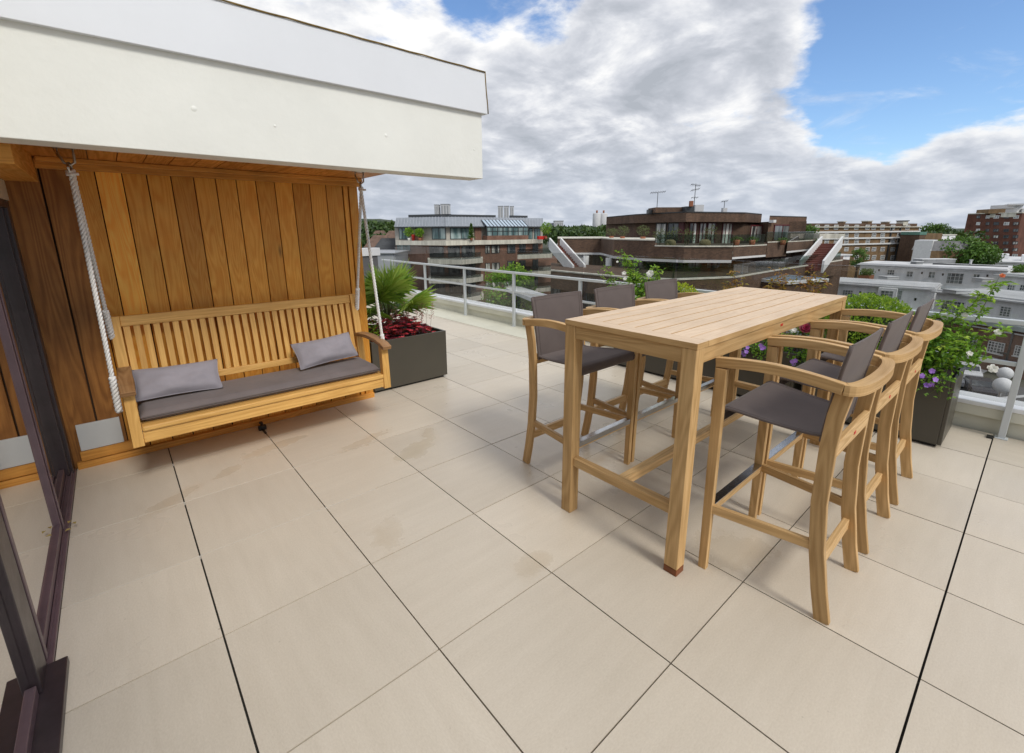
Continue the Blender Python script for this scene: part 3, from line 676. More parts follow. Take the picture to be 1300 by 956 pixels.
# ================================================================== BAR CHAIRS (front towards local +Y)
def make_chair():
    t=thing('bar_chair',(0,0,0),'teak bar chair','bar chair')
    FH,RH=.290,.228
    for s in (-1,1):
        # front leg
        m=MB(); xo=s*FH; xi=s*(FH-.028); a,b=min(xo,xi),max(xo,xi)
        m.hexa([(a,.200,0),(b,.200,0),(b,.236,0),(a,.236,0),(a,.203,.962),(b,.203,.962),(b,.250,.962),(a,.250,.962)],grain=2); m.build('front_leg',M['teak'],t,bevel=.003)
        # rear leg: sabre shaped board, slightly splayed toward the top
        m=MB(); path=[]
        for z,y,x in ((0,-.245,RH),(.13,-.218,RH+.001),(.30,-.190,RH+.004),(.50,-.172,RH+.008),(.74,-.172,RH+.014),(.86,-.18,RH+.019),(.958,-.196,RH+.024)):
            path.append((s*(x-.0125),y,z))
        P=[]
        for k in range(len(path)-1):
            A=Vector(path[k]); B=Vector(path[k+1])
            for q in range(3): P.append(A.lerp(B,q/3))
        P.append(Vector(path[-1]))
        for k in range(1,len(P)-1): pass
        m.sweep(P,[(-.0125,-.027),(.0125,-.027),(.0125,.027),(-.0125,.027)],up=(0,1,0),smooth=False); m.build('rear_leg',M['teak'],t,bevel=.003)
        # arm
        m=MB(); arc=[]
        for k in range(13):
            f=k/12; y=.252-f*(.252+.195); arc.append((s*(FH-.016-.010*f*f),y,.984+.020*math.sin(f*math.pi)**1.0-.006*f))
        m.sweep(arc,[(-.0155,-.021),(.0155,-.021),(.0155,.021),(-.0155,.021)],smooth=False); m.build('armrest',M['teak'],t,bevel=.003)
        # side rail and seat rail
        m=MB(); m.bar((s*(FH-.014),.205,.312),(s*(RH-.010),-.165,.312),.022,.040); m.build('side_rail',M['teak'],t,bevel=.002)
    # curved back ring
    m=MB(); ring=[]
    for k in range(25):
        a=math.pi*k/24; ring.append((-.258*math.cos(a)*(1.0+.03*math.sin(a)), -.196-.052*math.sin(a)**.75 if 0<k<24 else -.196, .977))
    m.sweep(ring,[(-.021,-.019),(.021,-.019),(.021,.019),(-.021,.019)],smooth=False); m.build('back_ring',M['teak'],t,bevel=.003)
    m=MB(); m.box(-RH+.001,RH-.001,-.200,-.180,.70,.765); m.build('back_rail',M['teak'],t,bevel=.003)
    m=MB(); m.box(-.006,.020,-.2018,-.2004,.725,.737); m.build('badge',M['red'],t)
    m=MB(); m.box(-RH+.014,RH-.014,-.205,-.180,.195,.245); m.build('rear_rail',M['teak'],t,bevel=.003)
    m=MB(); m.box(-FH+.029,FH-.029,.204,.230,.286,.326); fr=m.build('foot_rail',M['teak'],t,bevel=.002)
    m=MB(); m.box(-FH+.032,FH-.032,.2,.2365,.3265,.331); m.box(-FH+.032,FH-.032,.2305,.2365,.298,.3264); m.build('kick_plate',M['chrome'],fr,bevel=.001)
    # sling seat, rolled over the front bar
    m=MB()
    prof=[(.214,.728),(.230,.738),(.236,.758),(.228,.779),(.208,.789),(.16,.786),(.10,.779),(.03,.772),(-.05,.766),(-.11,.764),(-.148,.768)]
    def seat(u,v,off=0.0):
        k=u*(len(prof)-1); i=min(int(k),len(prof)-2); f=k-i
        y=prof[i][0]*(1-f)+prof[i+1][0]*f; z=prof[i][1]*(1-f)+prof[i+1][1]*f
        hw=(.262-(.262-.205)*max(0,min(1,(.22-y)/.39)))
        a=2*v-1; dip=.012*(1-a*a)*math.sin(math.pi*max(0,min(1,(.22-y)/.4)))
        return (a*hw,y,z-dip-off)
    m.grid(lambda u,v:seat(u,v),30,14); m.grid(lambda u,v:seat(u,1-v,.006),30,14)
    for e in (0,1): m.tube([seat(k/30,e,.003) for k in range(31)],.0055,8)
    for e in (.035,.965): m.tube([Vector(seat(k/30,e,0))+Vector((0,0,.0005)) for k in range(5,31)],.0012,4)
    m.build('seat',M['sling'],t)
    m=MB()
    bp=[(-.138,.74),(-.143,.80),(-.150,.87),(-.159,.95),(-.172,1.04),(-.187,1.125)]
    def back(u,v,off=0.0):
        k=u*(len(bp)-1); i=min(int(k),len(bp)-2); f=k-i
        y=bp[i][0]*(1-f)+bp[i+1][0]*f; z=bp[i][1]*(1-f)+bp[i+1][1]*f
        a=2*v-1; return (a*(.207+.018*u), y-.007*(1-a*a)+off, z+.002*(1-a*a))
    m.grid(lambda u,v:back(u,v,0),16,14); m.grid(lambda u,v:back(u,1-v,-.005),16,14)
    for e in (0,1): m.tube([back(k/16,e,-.002) for k in range(17)],.0075,8)
    m.tube([back(1,k/14,-.002) for k in range(15)],.004,6); m.tube([back(.96,k/14,.001) for k in range(15)],.0012,4)
    for e in (.05,.95): m.tube([back(k/16,e,.0015) for k in range(17)],.0012,4)
    m.build('backrest',M['sling_mesh'],t)
    return t
ch=make_chair()
spots=[(.835,-1.252,0,'nearest bar chair, right of the table, with its whole sling seat showing'),
       (1.450,-1.250,0,'middle bar chair of the right hand row, just behind the nearest chair'),
       (2.065,-1.252,0,'farthest bar chair of the right hand row, its curved back beside the rose planter'),
       (.828,-.008,math.pi,'bar chair across the table nearest the palm, dark seat edge showing'),
       (1.43,-.005,math.pi,'bar chair across the table, middle of its row, back in front of the white roses'),
       (2.04,-.005,math.pi,'bar chair across the table whose back stands before the yellow green bush')]
for i,(x,y,rz,lab) in enumerate(spots):
    c=ch if i==0 else copy_tree(ch)
    c.location=(x,y,0); c.rotation_euler=(0,0,rz+random.uniform(-.012,.012)); tag(c,lab,'bar chair','teak bar chairs round the table')

# ================================================================== PLANTERS
def planter(x0,x1,y0,y1,h,label,group=None,over=.0):
    t=thing('planter',((x0+x1)/2,(y0+y1)/2,0),label,'planter',group)
    w=.022
    m=MB(); m.box(x0,x1,y0,y0+w,.025,h); m.box(x0,x1,y1-w,y1,.025,h); m.box(x0,x0+w,y0+w+.0002,y1-w-.0002,.025,h-.0002); m.box(x1-w,x1,y0+w+.0002,y1-w-.0002,.025,h-.0002)
    m.build('shell',M['planter'],t,bevel=.004)
    m=MB(); m.box(x0+.03,x1-.03,y0+.03,y1-.03,0,.0245); m.build('base',M['black'],t)
    m=MB()
    def so(u,v):
        x=x0+w+.001+(x1-x0-2*w-.002)*u; y=y0+w+.001+(y1-y0-2*w-.002)*v
        return (x,y,h-.035+.012*mnoise.noise(Vector((x*9,y*9,0))))
    m.grid(so,24,18); m.build('soil',M['soil'],t)
    return t
planter(.42,1.245,2.175,3.0,.508,'square bronze grey planter with the palm beside the timber wall')
P1=[(-1.57,-.66,'bronze grey planter with the tall rose bush at the right end of the railing'),
    (-.60,.31,'bronze grey planter behind the table legs with purple flowers hanging over it'),
    (.37,1.28,'bronze grey planter behind the far chairs, below the yellow green bush')]
for a,b,l in P1: planter(2.94,3.45,a,b,.50,l,'planters along the railing')

# ================================================================== PLANTS
rnd=random.Random(11)
def rv(s=1.0): return Vector((rnd.gauss(0,1),rnd.gauss(0,1),rnd.gauss(0,1))).normalized()*s
# fan palm
def palm(base):
    t=thing('palm',base,'spiky green fan palm standing in the square planter','palm')
    B=Vector(base); st=MB(); lf=MB()
    st.tube([B+Vector((0,0,-.03)),B+Vector((0,0,.06)),B+Vector((.005,0,.14))],.035,10,scales=[1.1,1,.6])
    for k in range(27):
        a=k*2.399+.3; el=R(12+ (k%8)*10 + rnd.uniform(-5,6)); el=min(el,R(84))
        L=.22+.15*rnd.random()
        d=Vector((math.cos(a)*math.cos(el),math.sin(a)*math.cos(el),math.sin(el)))
        s0=B+Vector((0,0,.08+.05*rnd.random())); hub=s0+d*L+Vector((0,0,.02))
        mid=s0.lerp(hub,.5)+Vector((0,0,.012))
        st.tube([s0,mid,hub],.0045,5,scales=[1.3,.9,.7])
        side=d.cross(Vector((0,0,1))).normalized(); up=side.cross(d).normalized()
        nb=24; r0=rnd.random()
        fl=.37*rnd.uniform(.85,1.1)
        for j in range(nb):
            f=(j/(nb-1)-.5)*2; th=f*R(88)
            dd=(d*math.cos(th)+side*math.sin(th)+up*(.10-.18*abs(f))).normalized()
            LL=fl*(1-.25*abs(f)**1.5)*rnd.uniform(.88,1.06)
            n=(up+side*.4*(1 if j%2 else -1)).normalized()
            w=.015; x=dd.cross(n).normalized(); m1=hub+dd*LL*.5; tip=hub+dd*LL+Vector((0,0,-.018-.07*LL*rnd.random()*3))
            rr=min(1,max(0,.1+.7*r0+rnd.uniform(-.25,.35)))
            lf.poly([hub,m1+x*w*.5,m1-x*w*.5],None,rr); lf.poly([m1-x*w*.5,m1+x*w*.5,tip],None,rr)
            x2=(x+n*.8).normalized(); lf.poly([hub,m1+x2*w*.5,tip],None,rr*.8)
    st.build('stem',M['stem'],t); lf.build('fronds',M['f_palm'],t)
palm((.84,2.66,.50))
def rosette(name,label,cat,region,n,mat,size,zr,per=1,group=None,lobes=False,stems=None):
    x0,x1,y0,y1=region; t=thing(name,((x0+x1)/2,(y0+y1)/2,.47),label,cat,group)
    lf=MB()
    for k in range(n):
        u=rnd.random(); v=rnd.random()
        p=Vector((x0+(x1-x0)*u,y0+(y1-y0)*v,.475+(zr[0]+(zr[1]-zr[0])*rnd.random())*(1-.6*abs(2*u-1)**3)*(1-.4*abs(2*v-1)**3)))
        a=rnd.random()*6.28; d=Vector((math.cos(a),math.sin(a),rnd.uniform(-.2,.45) if not lobes else rnd.uniform(-.1,.9))); nn=Vector((rnd.gauss(0,.35),rnd.gauss(0,.35),1))
        if lobes:
            r=rnd.random()
            for q in range(5):
                b=a+(q-2)*.62; dd=Vector((math.cos(b),math.sin(b),d.z*.8)); lf.leaf(p,dd,nn,size*(1-.12*abs(q-2)),size*.62,r,.12,.12)
        else: lf.leaf(p,d,nn,size,size*.55,None)
    lf.build('foliage',mat,t)
    if stems:
        sm=MB(); fl=MB()
        for (cx,cy,h,sp) in stems:
            b=Vector((cx,cy,.48)); tip=b+Vector((rnd.gauss(0,sp),rnd.gauss(0,sp),h)); mid=b.lerp(tip,.5)+rv(.015)
            sm.tube([b,mid,tip],.0013,4)
            for q in range(34):
                f=.45+.55*rnd.random(); p=b.lerp(tip,f)+rv(.028*(1.1-f)+.008)
                fl.leaf(p,rv(),rv(),.013,.011)
        sm.build('flower_stem',M['stemr'],t); fl.build('florets',M['f_pink'],t)
    return t
rosette('heuchera','dark red leafy heuchera with airy pink flower stems in the square planter','plant',(.50,1.15,2.23,2.80),300,M['f_red'],.055,(.0,.19),lobes=True,stems=[(rnd.uniform(.75,1.18),rnd.uniform(2.3,2.8),rnd.uniform(.20,.33),.05) for _ in range(18)])
t=rosette('green_perennial','small dark green leafy plant at the left edge of the square planter','plant',(.45,.60,2.22,2.62),260,M['f_box'],.035,(.0,.22))

# clipped balls
def ball(name,label,c,rad,n,mat,size,sq=(1,1,1)):
    t=thing(name,(c[0],c[1],.47),label,'bush'); lf=MB(); st=MB(); C=Vector(c)
    for k in range(n):
        d=rv(); rr=rad*(1-.28*rnd.random()**2.2)*(1+.045*mnoise.noise(d*3.1)+.03*mnoise.noise(d*8))
        p=C+Vector((d.x*rr*sq[0],d.y*rr*sq[1],d.z*rr*sq[2]))
        if p.z<.5: continue
        dd=(d*.8+rv(.75)+Vector((0,0,.35))); nn=d+rv(.6)
        depth=(rr/rad-.72)/.28
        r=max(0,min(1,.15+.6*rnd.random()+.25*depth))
        lf.leaf(p,dd,nn,size*rnd.uniform(.7,1.2),size*.55,r,.2,.1)
    for k in range(14):
        d=rv(); d.z=abs(d.z)*.6; st.tube([(c[0],c[1],.47),C+Vector((d.x*.3,d.y*.3,-.1))*rad,C+Vector((d.x,d.y,d.z))*rad*.75],.006,5)
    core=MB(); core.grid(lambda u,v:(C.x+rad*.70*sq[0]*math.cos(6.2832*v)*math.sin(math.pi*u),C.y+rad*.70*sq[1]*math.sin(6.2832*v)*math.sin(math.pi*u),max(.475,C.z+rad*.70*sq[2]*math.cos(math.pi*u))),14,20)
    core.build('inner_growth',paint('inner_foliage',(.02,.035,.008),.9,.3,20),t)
    st.build('stem',M['bark'],t); lf.build('foliage',mat,t)
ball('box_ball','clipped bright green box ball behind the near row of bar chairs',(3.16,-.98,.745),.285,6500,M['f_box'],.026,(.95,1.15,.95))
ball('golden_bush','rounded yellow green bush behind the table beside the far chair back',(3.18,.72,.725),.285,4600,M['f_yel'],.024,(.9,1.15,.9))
# rose bushes
def flower(parent,p,n,R_,mat,petals=5,layers=1,name='flower'):
    m=MB(); p=Vector(p); n=Vector(n).normalized(); x=n.cross(Vector((.2,.9,.3))).normalized(); y=n.cross(x)
    for L in range(layers):
        rr=R_*(1-.25*L)
        for k in range(petals+L):
            a=6.2832*k/(petals+L)+L*.5; d=(x*math.cos(a)+y*math.sin(a)+n*(.15+.45*L)).normalized()
            s=d.cross(n).normalized(); mid=p+d*rr*.6; w=rr*1.05
            m.poly([p,mid+s*w*.45,p+d*rr*1.02+s*w*.28,p+d*rr*1.02-s*w*.28,mid-s*w*.45],None,rnd.random())
    return m.build(name,mat,parent)
def shrub(name,label,base,canes,leaf=.035,mat='f_rose',stem='stem',flowers=(),fill=0,fr=(.2,.15,.2),cat='shrub',dens=26,fz=.62,lw=.6):
    t=thing(name,base,label,cat); B=Vector(base); st=MB(); lf=MB()
    for tip in canes:
        b=B+Vector((rnd.uniform(-.06,.06),rnd.uniform(-.10,.10),-.02)); T=Vector(tip); mid=b.lerp(T,.5)+Vector((rnd.gauss(0,.04),rnd.gauss(0,.04),.04))
        P=[]
        for k in range(9):
            f=k/8; P.append((b.lerp(mid,f)).lerp(mid.lerp(T,f),f))
        st.tube(P,.0042,5,scales=[1-.75*k/8 for k in range(9)])
        L=(T-b).length
        for k in range(int(dens*L/.5)):
            f=.15+.85*rnd.random(); q=P[min(8,int(f*8))].lerp(P[min(8,int(f*8)+1)],f*8-int(f*8))
            tw=rv(); tw.z=tw.z*.5+.15; e=q+tw*rnd.uniform(.02,.075)
            st.tube([q,e],.0014,4); nn=Vector((rnd.gauss(0,.4),rnd.gauss(0,.4),1)); r=max(0,min(1,rnd.gauss(.55,.25)+.2*(f-.5)))
            dd=(e-q).normalized()
            lf.leaf(e,dd,nn,leaf*rnd.uniform(.8,1.25),leaf*lw,r)
            for sgn in (-1,1):
                sd=dd.cross(nn).normalized()*sgn; lf.leaf(q.lerp(e,.6),(sd+dd*.6),nn,leaf*rnd.uniform(.6,1.0),leaf*lw*.9,r)
    for k in range(fill):
        d=rv(); p=Vector((B.x+d.x*fr[0]*rnd.random()**.4,B.y+d.y*fr[1]*rnd.random()**.4,fz+d.z*fr[2]*rnd.random()**.4))
        lf.leaf(p,rv()+Vector((0,0,.2)),Vector((rnd.gauss(0,.6),rnd.gauss(0,.6),1)),leaf*rnd.uniform(.7,1.2),leaf*lw,rnd.random()*.8)
    st.build('stem',M[stem],t); lf.build('foliage',M[mat],t)
    for (p,n,r,mk,pt,ly) in flowers: flower(t,p,n,r,M[mk],pt,ly)
    return t
to=Vector((-.75,-.3,.5))
shrub('rose_bush','tall green rose bush with pale blooms in the planter at the right of the railing',(3.18,-1.36,.49),
      [(3.22,-1.64,1.20),(3.2,-1.60,1.08),(3.15,-1.42,1.02),(3.1,-1.30,.92),(3.25,-1.22,.90),(3.05,-1.55,.80),(3.0,-1.45,.74),(3.2,-1.72,.86),(3.1,-1.2,.80),(3.35,-1.5,.95),(3.02,-1.3,.70)],
      leaf=.042,fill=1100,fr=(.24,.33,.19),fz=.66,dens=42,
      flowers=[((3.10,-1.72,.60),to,.030,'petal_w',5,3),((3.16,-1.70,.84),to,.022,'petal_w',5,2),((3.2,-1.42,.90),to,.024,'petal_w',5,2),((3.2,-1.52,.93),to,.02,'petal_w',5,2),((3.2,-1.655,1.215),to,.016,'petal_o',5,3),((2.95,-1.3,.60),to,.018,'petal_w',5,2),((3.0,-1.60,.70),to,.018,'petal_w',5,2)])
shrub('rose_bush','white flowering rose bush between the two far chair backs',(3.18,1.02,.49),
      [(3.2,1.42,1.27),(3.2,1.36,1.20),(3.2,1.25,1.22),(3.15,1.1,1.05),(3.2,1.22,1.05),(3.25,1.0,1.12),(3.2,.92,.98),(3.1,1.3,.98),(3.1,1.1,.88),(3.1,1.42,.9),(3.15,.88,1.10)],
      leaf=.040,fill=900,fr=(.22,.34,.26),fz=.74,dens=42,
      flowers=[((3.12,.975,1.06),to,.040,'petal_w',6,3),((3.1,1.30,1.045),to,.026,'petal_w',5,2),((3.05,1.25,.99),to,.022,'petal_w',5,2),((3.05,1.16,.93),to,.022,'petal_w',5,2),((3.05,1.2,.70),to,.022,'petal_w',5,2),((3.05,1.10,.80),to,.018,'petal_w',5,2),((3.05,1.32,.88),to,.016,'petal_w',5,2),((3.1,1.4,1.17),to,.014,'petal_w',5,2)])
shrub('rose_sapling','thin young rose with red tipped leaves left of the white roses',(3.2,1.20,.49),
      [(3.25,1.72,1.14),(3.22,1.66,1.02),(3.2,1.72,.98)],leaf=.036,dens=20,flowers=[((3.12,1.60,.93),to,.014,'petal_w',5,2)])
for i,(y,h,lab) in enumerate(((.10,1.16,'bronze leaved sapling behind the middle of the far table edge'),(-.30,1.20,'bronze leaved sapling left of the white sloping stair, past the table'),(-.55,1.18,'bushier bronze leaved sapling at the far right corner of the table'))):
    shrub('bronze_sapling',lab,(3.2,y,.49),[(3.2,y+.02,h),(3.22,y-.03,h-.08),(3.18,y+.04,h-.12)]+([(3.2,y-.1,h-.03),(3.2,y+.1,h-.05)] if i==2 else []),leaf=.036,mat='f_brown',stem='stemr',dens=27,lw=.55)
# petunias hanging over the planters
def petunia(label,yc,w,nf,nl,zlo=.40,xw=2.93,cols='petal_p'):
    t=thing('petunia',(xw+.05,yc,.49),label,'flowering plant','petunias trailing over the railing planters'); lf=MB(); st=MB()
    for k in range(int(nl/14)):
        y=yc+rnd.uniform(-w,w); zb=.50+rnd.uniform(0,.07); L=rnd.uniform(.05,.14)
        p0=Vector((3.02,y,.49)); p1=Vector((2.945,y+rnd.gauss(0,.02),zb)); p2=Vector((2.90+rnd.uniform(-.03,.02),y+rnd.gauss(0,.04),zb-L))
        P=[p0.lerp(p1,f).lerp(p1.lerp(p2,f),f) for f in (0,.25,.5,.75,1)]; st.tube(P,.0018,4)
        for q in range(14):
            f=rnd.random(); b=p0.lerp(p1,f).lerp(p1.lerp(p2,f),f)+rv(.012); lf.leaf(b,rv()+Vector((-.4,0,.2)),Vector((-.3,0,1))+rv(.4),.026,.017,rnd.random()*.75)
    st.build('stem',M['stem'],t); lf.build('foliage',M['f_rose'],t)
    for k in range(nf):
        y=yc+rnd.uniform(-w,w)*.9; z=rnd.uniform(zlo,.57); flower(t,(2.885+rnd.uniform(-.015,.02),y,z),Vector((-.8,-.35,.35))+rv(.35),.0185,M[cols],5,1)
petunia('trailing petunia with few purple flowers on the planter of the tall rose bush',-1.40,.16,6,420,.44)
petunia('cluster of purple petunias seen under the middle of the table',-.12,.26,22,800,.42)
petunia('purple petunias seen between the table and the near chairs',-.72,.20,7,420,.42)
petunia('green trailing petunia with no open flowers below the yellow green bush',.62,.2,1,260,.40)
t=thing('crimson_flower',(3.0,-.62,.49),'single dark crimson bloom with a small white one beside it behind the chair arms','flowering plant')
m=MB(); m.tube([(3.0,-.60,.48),(2.99,-.61,.62),(2.98,-.62,.72)],.004,5); m.tube([(3.0,-.60,.48),(2.98,-.56,.6),(2.96,-.55,.69)],.003,5); m.build('stem',M['stem'],t)
flower(t,(2.97,-.62,.725),(-.7,-.3,.6),.045,M['petal_c'],7,4); flower(t,(2.95,-.54,.70),(-.7,-.3,.6),.026,M['petal_w'],5,2)
lf=MB()
for k in range(240): 
    d=rv(); lf.leaf((3.08+d.x*.12,-.50+d.y*.22,.58+d.z*.10),rv()+Vector((0,0,.3)),rv()+Vector((0,0,1)),.04,.022,rnd.random())
lf.build('foliage',M['f_rose'],t)
#BACKGROUND
GZ=-14.0
class Fac:
    "a facade plane from plan point A to B; s runs along it, o outwards (towards the terrace)"
    def __init__(s,A,B):
        s.A=Vector((A[0],A[1],0)); d=Vector((B[0]-A[0],B[1]-A[1],0)); s.L=d.length; s.u=d/s.L
        n=Vector((s.u.y,-s.u.x,0)); c=Vector((CAM.x,CAM.y,0))-s.A
        s.n=n if n.dot(c)>0 else -n
    def P(s,a,o,z): p=s.A+s.u*a+s.n*o; return (p.x,p.y,z)
    def hit(s,px,py):
        r=ray(px,py); t=(s.A-Vector((CAM.x,CAM.y,0))).dot(s.n)/Vector((r.x,r.y,0)).dot(s.n)
        p=CAM+r*t; return ((Vector((p.x,p.y,0))-s.A).dot(s.u), p.z)
    def box(s,mb,s0,s1,o0,o1,z0,z1,r=None,mi=0):
        c=[s.P(s0,o1,z0),s.P(s1,o1,z0),s.P(s1,o0,z0),s.P(s0,o0,z0),s.P(s0,o1,z1),s.P(s1,o1,z1),s.P(s1,o0,z1),s.P(s0,o0,z1)]
        if s.n.dot(Vector((s.u.y,-s.u.x,0)))<0: c=[c[1],c[0],c[3],c[2],c[5],c[4],c[7],c[6]]
        mb.hexa(c,r,0 if s1-s0>z1-z0 else 2,mi)
def window(par,F,s0,s1,z0,z1,fm,pm,o=0.0,nv=2,nh=1,fw=.07,name='window',bar=.04,sill=None):
    m=MB()
    F.box(m,s0,s1,o-.02,o+.06,z0,z0+fw); F.box(m,s0,s1,o-.02,o+.06,z1-fw,z1)
    F.box(m,s0,s0+fw,o-.02,o+.0597,z0+fw,z1-fw); F.box(m,s1-fw,s1,o-.02,o+.0597,z0+fw,z1-fw)
    for k in range(1,nv):
        c=s0+(s1-s0)*k/nv; F.box(m,c-bar/2,c+bar/2,o-.02,o+.055,z0+fw,z1-fw)
    for k in range(1,nh):
        c=z0+(z1-z0)*k/nh; F.box(m,s0+fw,s1-fw,o-.02,o+.05,c-bar/2,c+bar/2)
    w=m.build(name,fm,par)
    g=MB(); F.box(g,s0+fw*.6,s1-fw*.6,o-.03,o+.02,z0+fw*.6,z1-fw*.6); g.build('pane',pm,w)
    if sill:
        q=MB(); F.box(q,s0-.08,s1+.08,o-.02,o+.12,z0-.09,z0-.002); q.build('sill',sill,w)
    return w
def pwin(par,F,x0,y0,x1,y1,fm,pm,**k):
    "window seen between photo columns x0..x1 and rows y0 (top)..y1 (bottom), measured at its left edge"
    a,zt=F.hit(x0,y0); b,_=F.hit(x1,y0); _,zb=F.hit(x0,y1)
    return window(par,F,min(a,b),max(a,b),zb,zt,fm,pm,**k)
def offs(poly,k,cx,cy):
    return poly
def front(pts,o):
    "shift a plan polyline o metres towards the terrace"
    out=[]
    for p in pts:
        v=Vector((CAM.x-p[0],CAM.y-p[1])); v.normalize(); out.append((p[0]+v.x*o,p[1]+v.y*o))
    return out
def slab(mb,pts,depth,z0,z1,r=None):
    back=front(pts,-depth)[::-1]
    mb.prism(list(pts)+back,z0,z1,r)

# ---- ground, streets, far land
gm,gnt,gout=newmat('city_ground'); t_=NT(gnt); oo=t_.coord('Object')
nn1=t_.noise(oo,.02,6,.6); nn2=t_.noise(oo,.12,5,.7)
cc=t_.mix(t_.mapr(nn1,.42,.58),(.035,.055,.025),(.12,.115,.10)); cc=t_.mix(t_.mapr(nn2,.45,.6),cc,(.045,.06,.03))
gb=t_.bsdf(cc,.9,.2); gnt.links.new(gb.outputs[0],gout.inputs[0])
m=MB(); m.poly([(-3000,-3000,GZ),(3000,-3000,GZ),(3000,3000,GZ),(-3000,3000,GZ)]); o=m.build('ground',gm); tag(o,kind='structure')
# body of the building the terrace stands on
body=thing('terrace_building',(0,2,GZ),'lower storeys of the building that carries the terrace','building')
m=MB(); m.box(-9,3.82,-9,9.3,GZ,-.21); m.build('wall',M['brick1'],body)
# street below on the right
a=gp(1130,470,70); b=gp(1330,540,70)
def ground_pt(px,py,z=GZ): p=atz(px,py,z); return (p.x,p.y,z)
m=MB(); m.poly([ground_pt(1120,450,GZ+.004),ground_pt(1420,520,GZ+.004),ground_pt(1420,640,GZ+.004),ground_pt(1100,560,GZ+.004)][::-1]); o=m.build('road',M['street']); tag(o,kind='structure')
m=MB()
for (p0,p1,w) in (((1178,505),(1250,468),.9),((1205,512),(1330,500),.5),((1215,492),(1330,520),.3),((1170,475),(1210,462),.4)):
    A=Vector(ground_pt(*p0)); B_=Vector(ground_pt(*p1)); d=(B_-A).normalized(); n=Vector((-d.y,d.x,0))*w/2; z=Vector((0,0,.008))
    m.poly([A-n+z,B_-n+z,B_+n+z,A+n+z])
o=m.build('road_markings',M['wroof']); tag(o,kind='structure')

# ================= left apartment block with glazed penthouse
A_=gp(502,306,80); B_=gp(566,306,76); C_=gp(689,304,87)
bt=thing('apartment_building',(B_[0],B_[1],GZ),'brick apartment block with grey mansard penthouse and conservatory beyond the left railing','building')
F1=Fac(A_,B_); F2=Fac(B_,C_)
zb=zy(B_,305.7)          # top of the pale band = penthouse floor
ze=zy(B_,287.5); zr=zy(B_,274.8)
m=MB(); slab(m,[A_,B_,C_],16,GZ,zb-.75); m.build('wall',M['brick1'],bt)
m=MB(); slab(m,front([A_,B_,C_],.9),6,zb-.74,zb); m.build('floor_band',M['band'],bt)
m=MB(); pp=front([A_,B_,C_],-1.2); slab(m,pp,13,zb+.01,ze-.02); m.build('penthouse_wall',paint('penthouse_panel',(.42,.40,.36),.6,.1,1),bt)
# mansard: sloping zinc sheets with standing seams, and a flat top
lo=front([A_,B_,C_],-.3); hi=front([A_,B_,C_],-2.4)
hi[0]=tuple(Vector(hi[0]).lerp(Vector(hi[1]),.05)); 
m=MB(); seams=MB()
for k in range(2):
    a0,a1=lo[k],lo[k+1]; b0,b1=hi[k],hi[k+1]
    m.poly([(a0[0],a0[1],ze),(a1[0],a1[1],ze),(b1[0],b1[1],zr),(b0[0],b0[1],zr)])
    n=int((Vector(a1)-Vector(a0)).length/.62)
    for j in range(n+1):
        f=j/n; p=Vector(a0).lerp(Vector(a1),f); q=Vector(b0).lerp(Vector(b1),f)
        d=(Vector((CAM.x,CAM.y))-p).normalized()*.05
        seams.bar((p.x+d.x,p.y+d.y,ze+.03),(q.x+d.x,q.y+d.y,zr+.03),.07,.09,up=(d.x,d.y,1))
bk=front(hi,-10)
m.poly([(hi[0][0],hi[0][1],zr),(hi[1][0],hi[1][1],zr),(hi[2][0],hi[2][1],zr),(bk[2][0],bk[2][1],zr),(bk[1][0],bk[1][1],zr),(bk[0][0],bk[0][1],zr)])
m.poly([(lo[0][0],lo[0][1],ze),(hi[0][0],hi[0][1],zr),(bk[0][0],bk[0][1],zr),(bk[0][0],bk[0][1],ze)]); m.poly([(lo[2][0],lo[2][1],ze),(hi[2][0],hi[2][1],zr),(bk[2][0],bk[2][1],zr),(bk[2][0],bk[2][1],ze)])
rf=m.build('mansard_roof',M['zinc'],bt); seams.build('standing_seams',paint('pale_zinc_seam',(.42,.45,.50),.4,.1,1),rf)
m=MB(); slab(m,front([A_,B_,C_],-.15),.35,ze-.16,ze+.02); m.build('eaves',M['dkfr'],bt)
# roof plant: dark photovoltaic rows
G1=Fac(hi[0],hi[1]); G2=Fac(hi[1],hi[2])
m=MB(); G1.box(m,1,G1.L*.95,-3,-2.2,zr+.1,zr+.55); m.build('roof_panels',M['dkfr'],bt)
m=MB(); G2.box(m,.3,G2.L*.55,-3,-2.2,zr+.1,zr+.5); m.build('roof_panels',M['dkfr'],bt)
m=MB(); G2.box(m,G2.L*.72,G2.L*.9,-3,-2.2,zr+.1,zr+.5); m.build('roof_panels',M['dkfr'],bt)
# penthouse windows
H1=Fac(pp[0],pp[1]); H2=Fac(pp[1],pp[2])
for F,x0,x1,nv,mt in ((H1,506,519,3,M['wint']),(H1,527,536,2,M['wint']),(H1,548,566,2,M['wint']),(H2,571,599,2,M['wint'])):
    pwin(bt,F,x0,289,x1,304,M['dkfr'],mt,nv=nv,fw=.12,bar=.12,name='glazing')
m=MB(); a,_=H2.hit(602,290); b,_=H2.hit(610,290); H2.box(m,a,b,-.1,.3,zb+.01,ze-.05); m.build('brick_pier',M['brick1'],bt)
m=MB(); a,_=H1.hit(527,300); b,_=H1.hit(541,300); H1.box(m,a,b,.9,1.1,zb+.01,zb+1.05); m.build('brick_planter_wall',M['brick1'],bt)
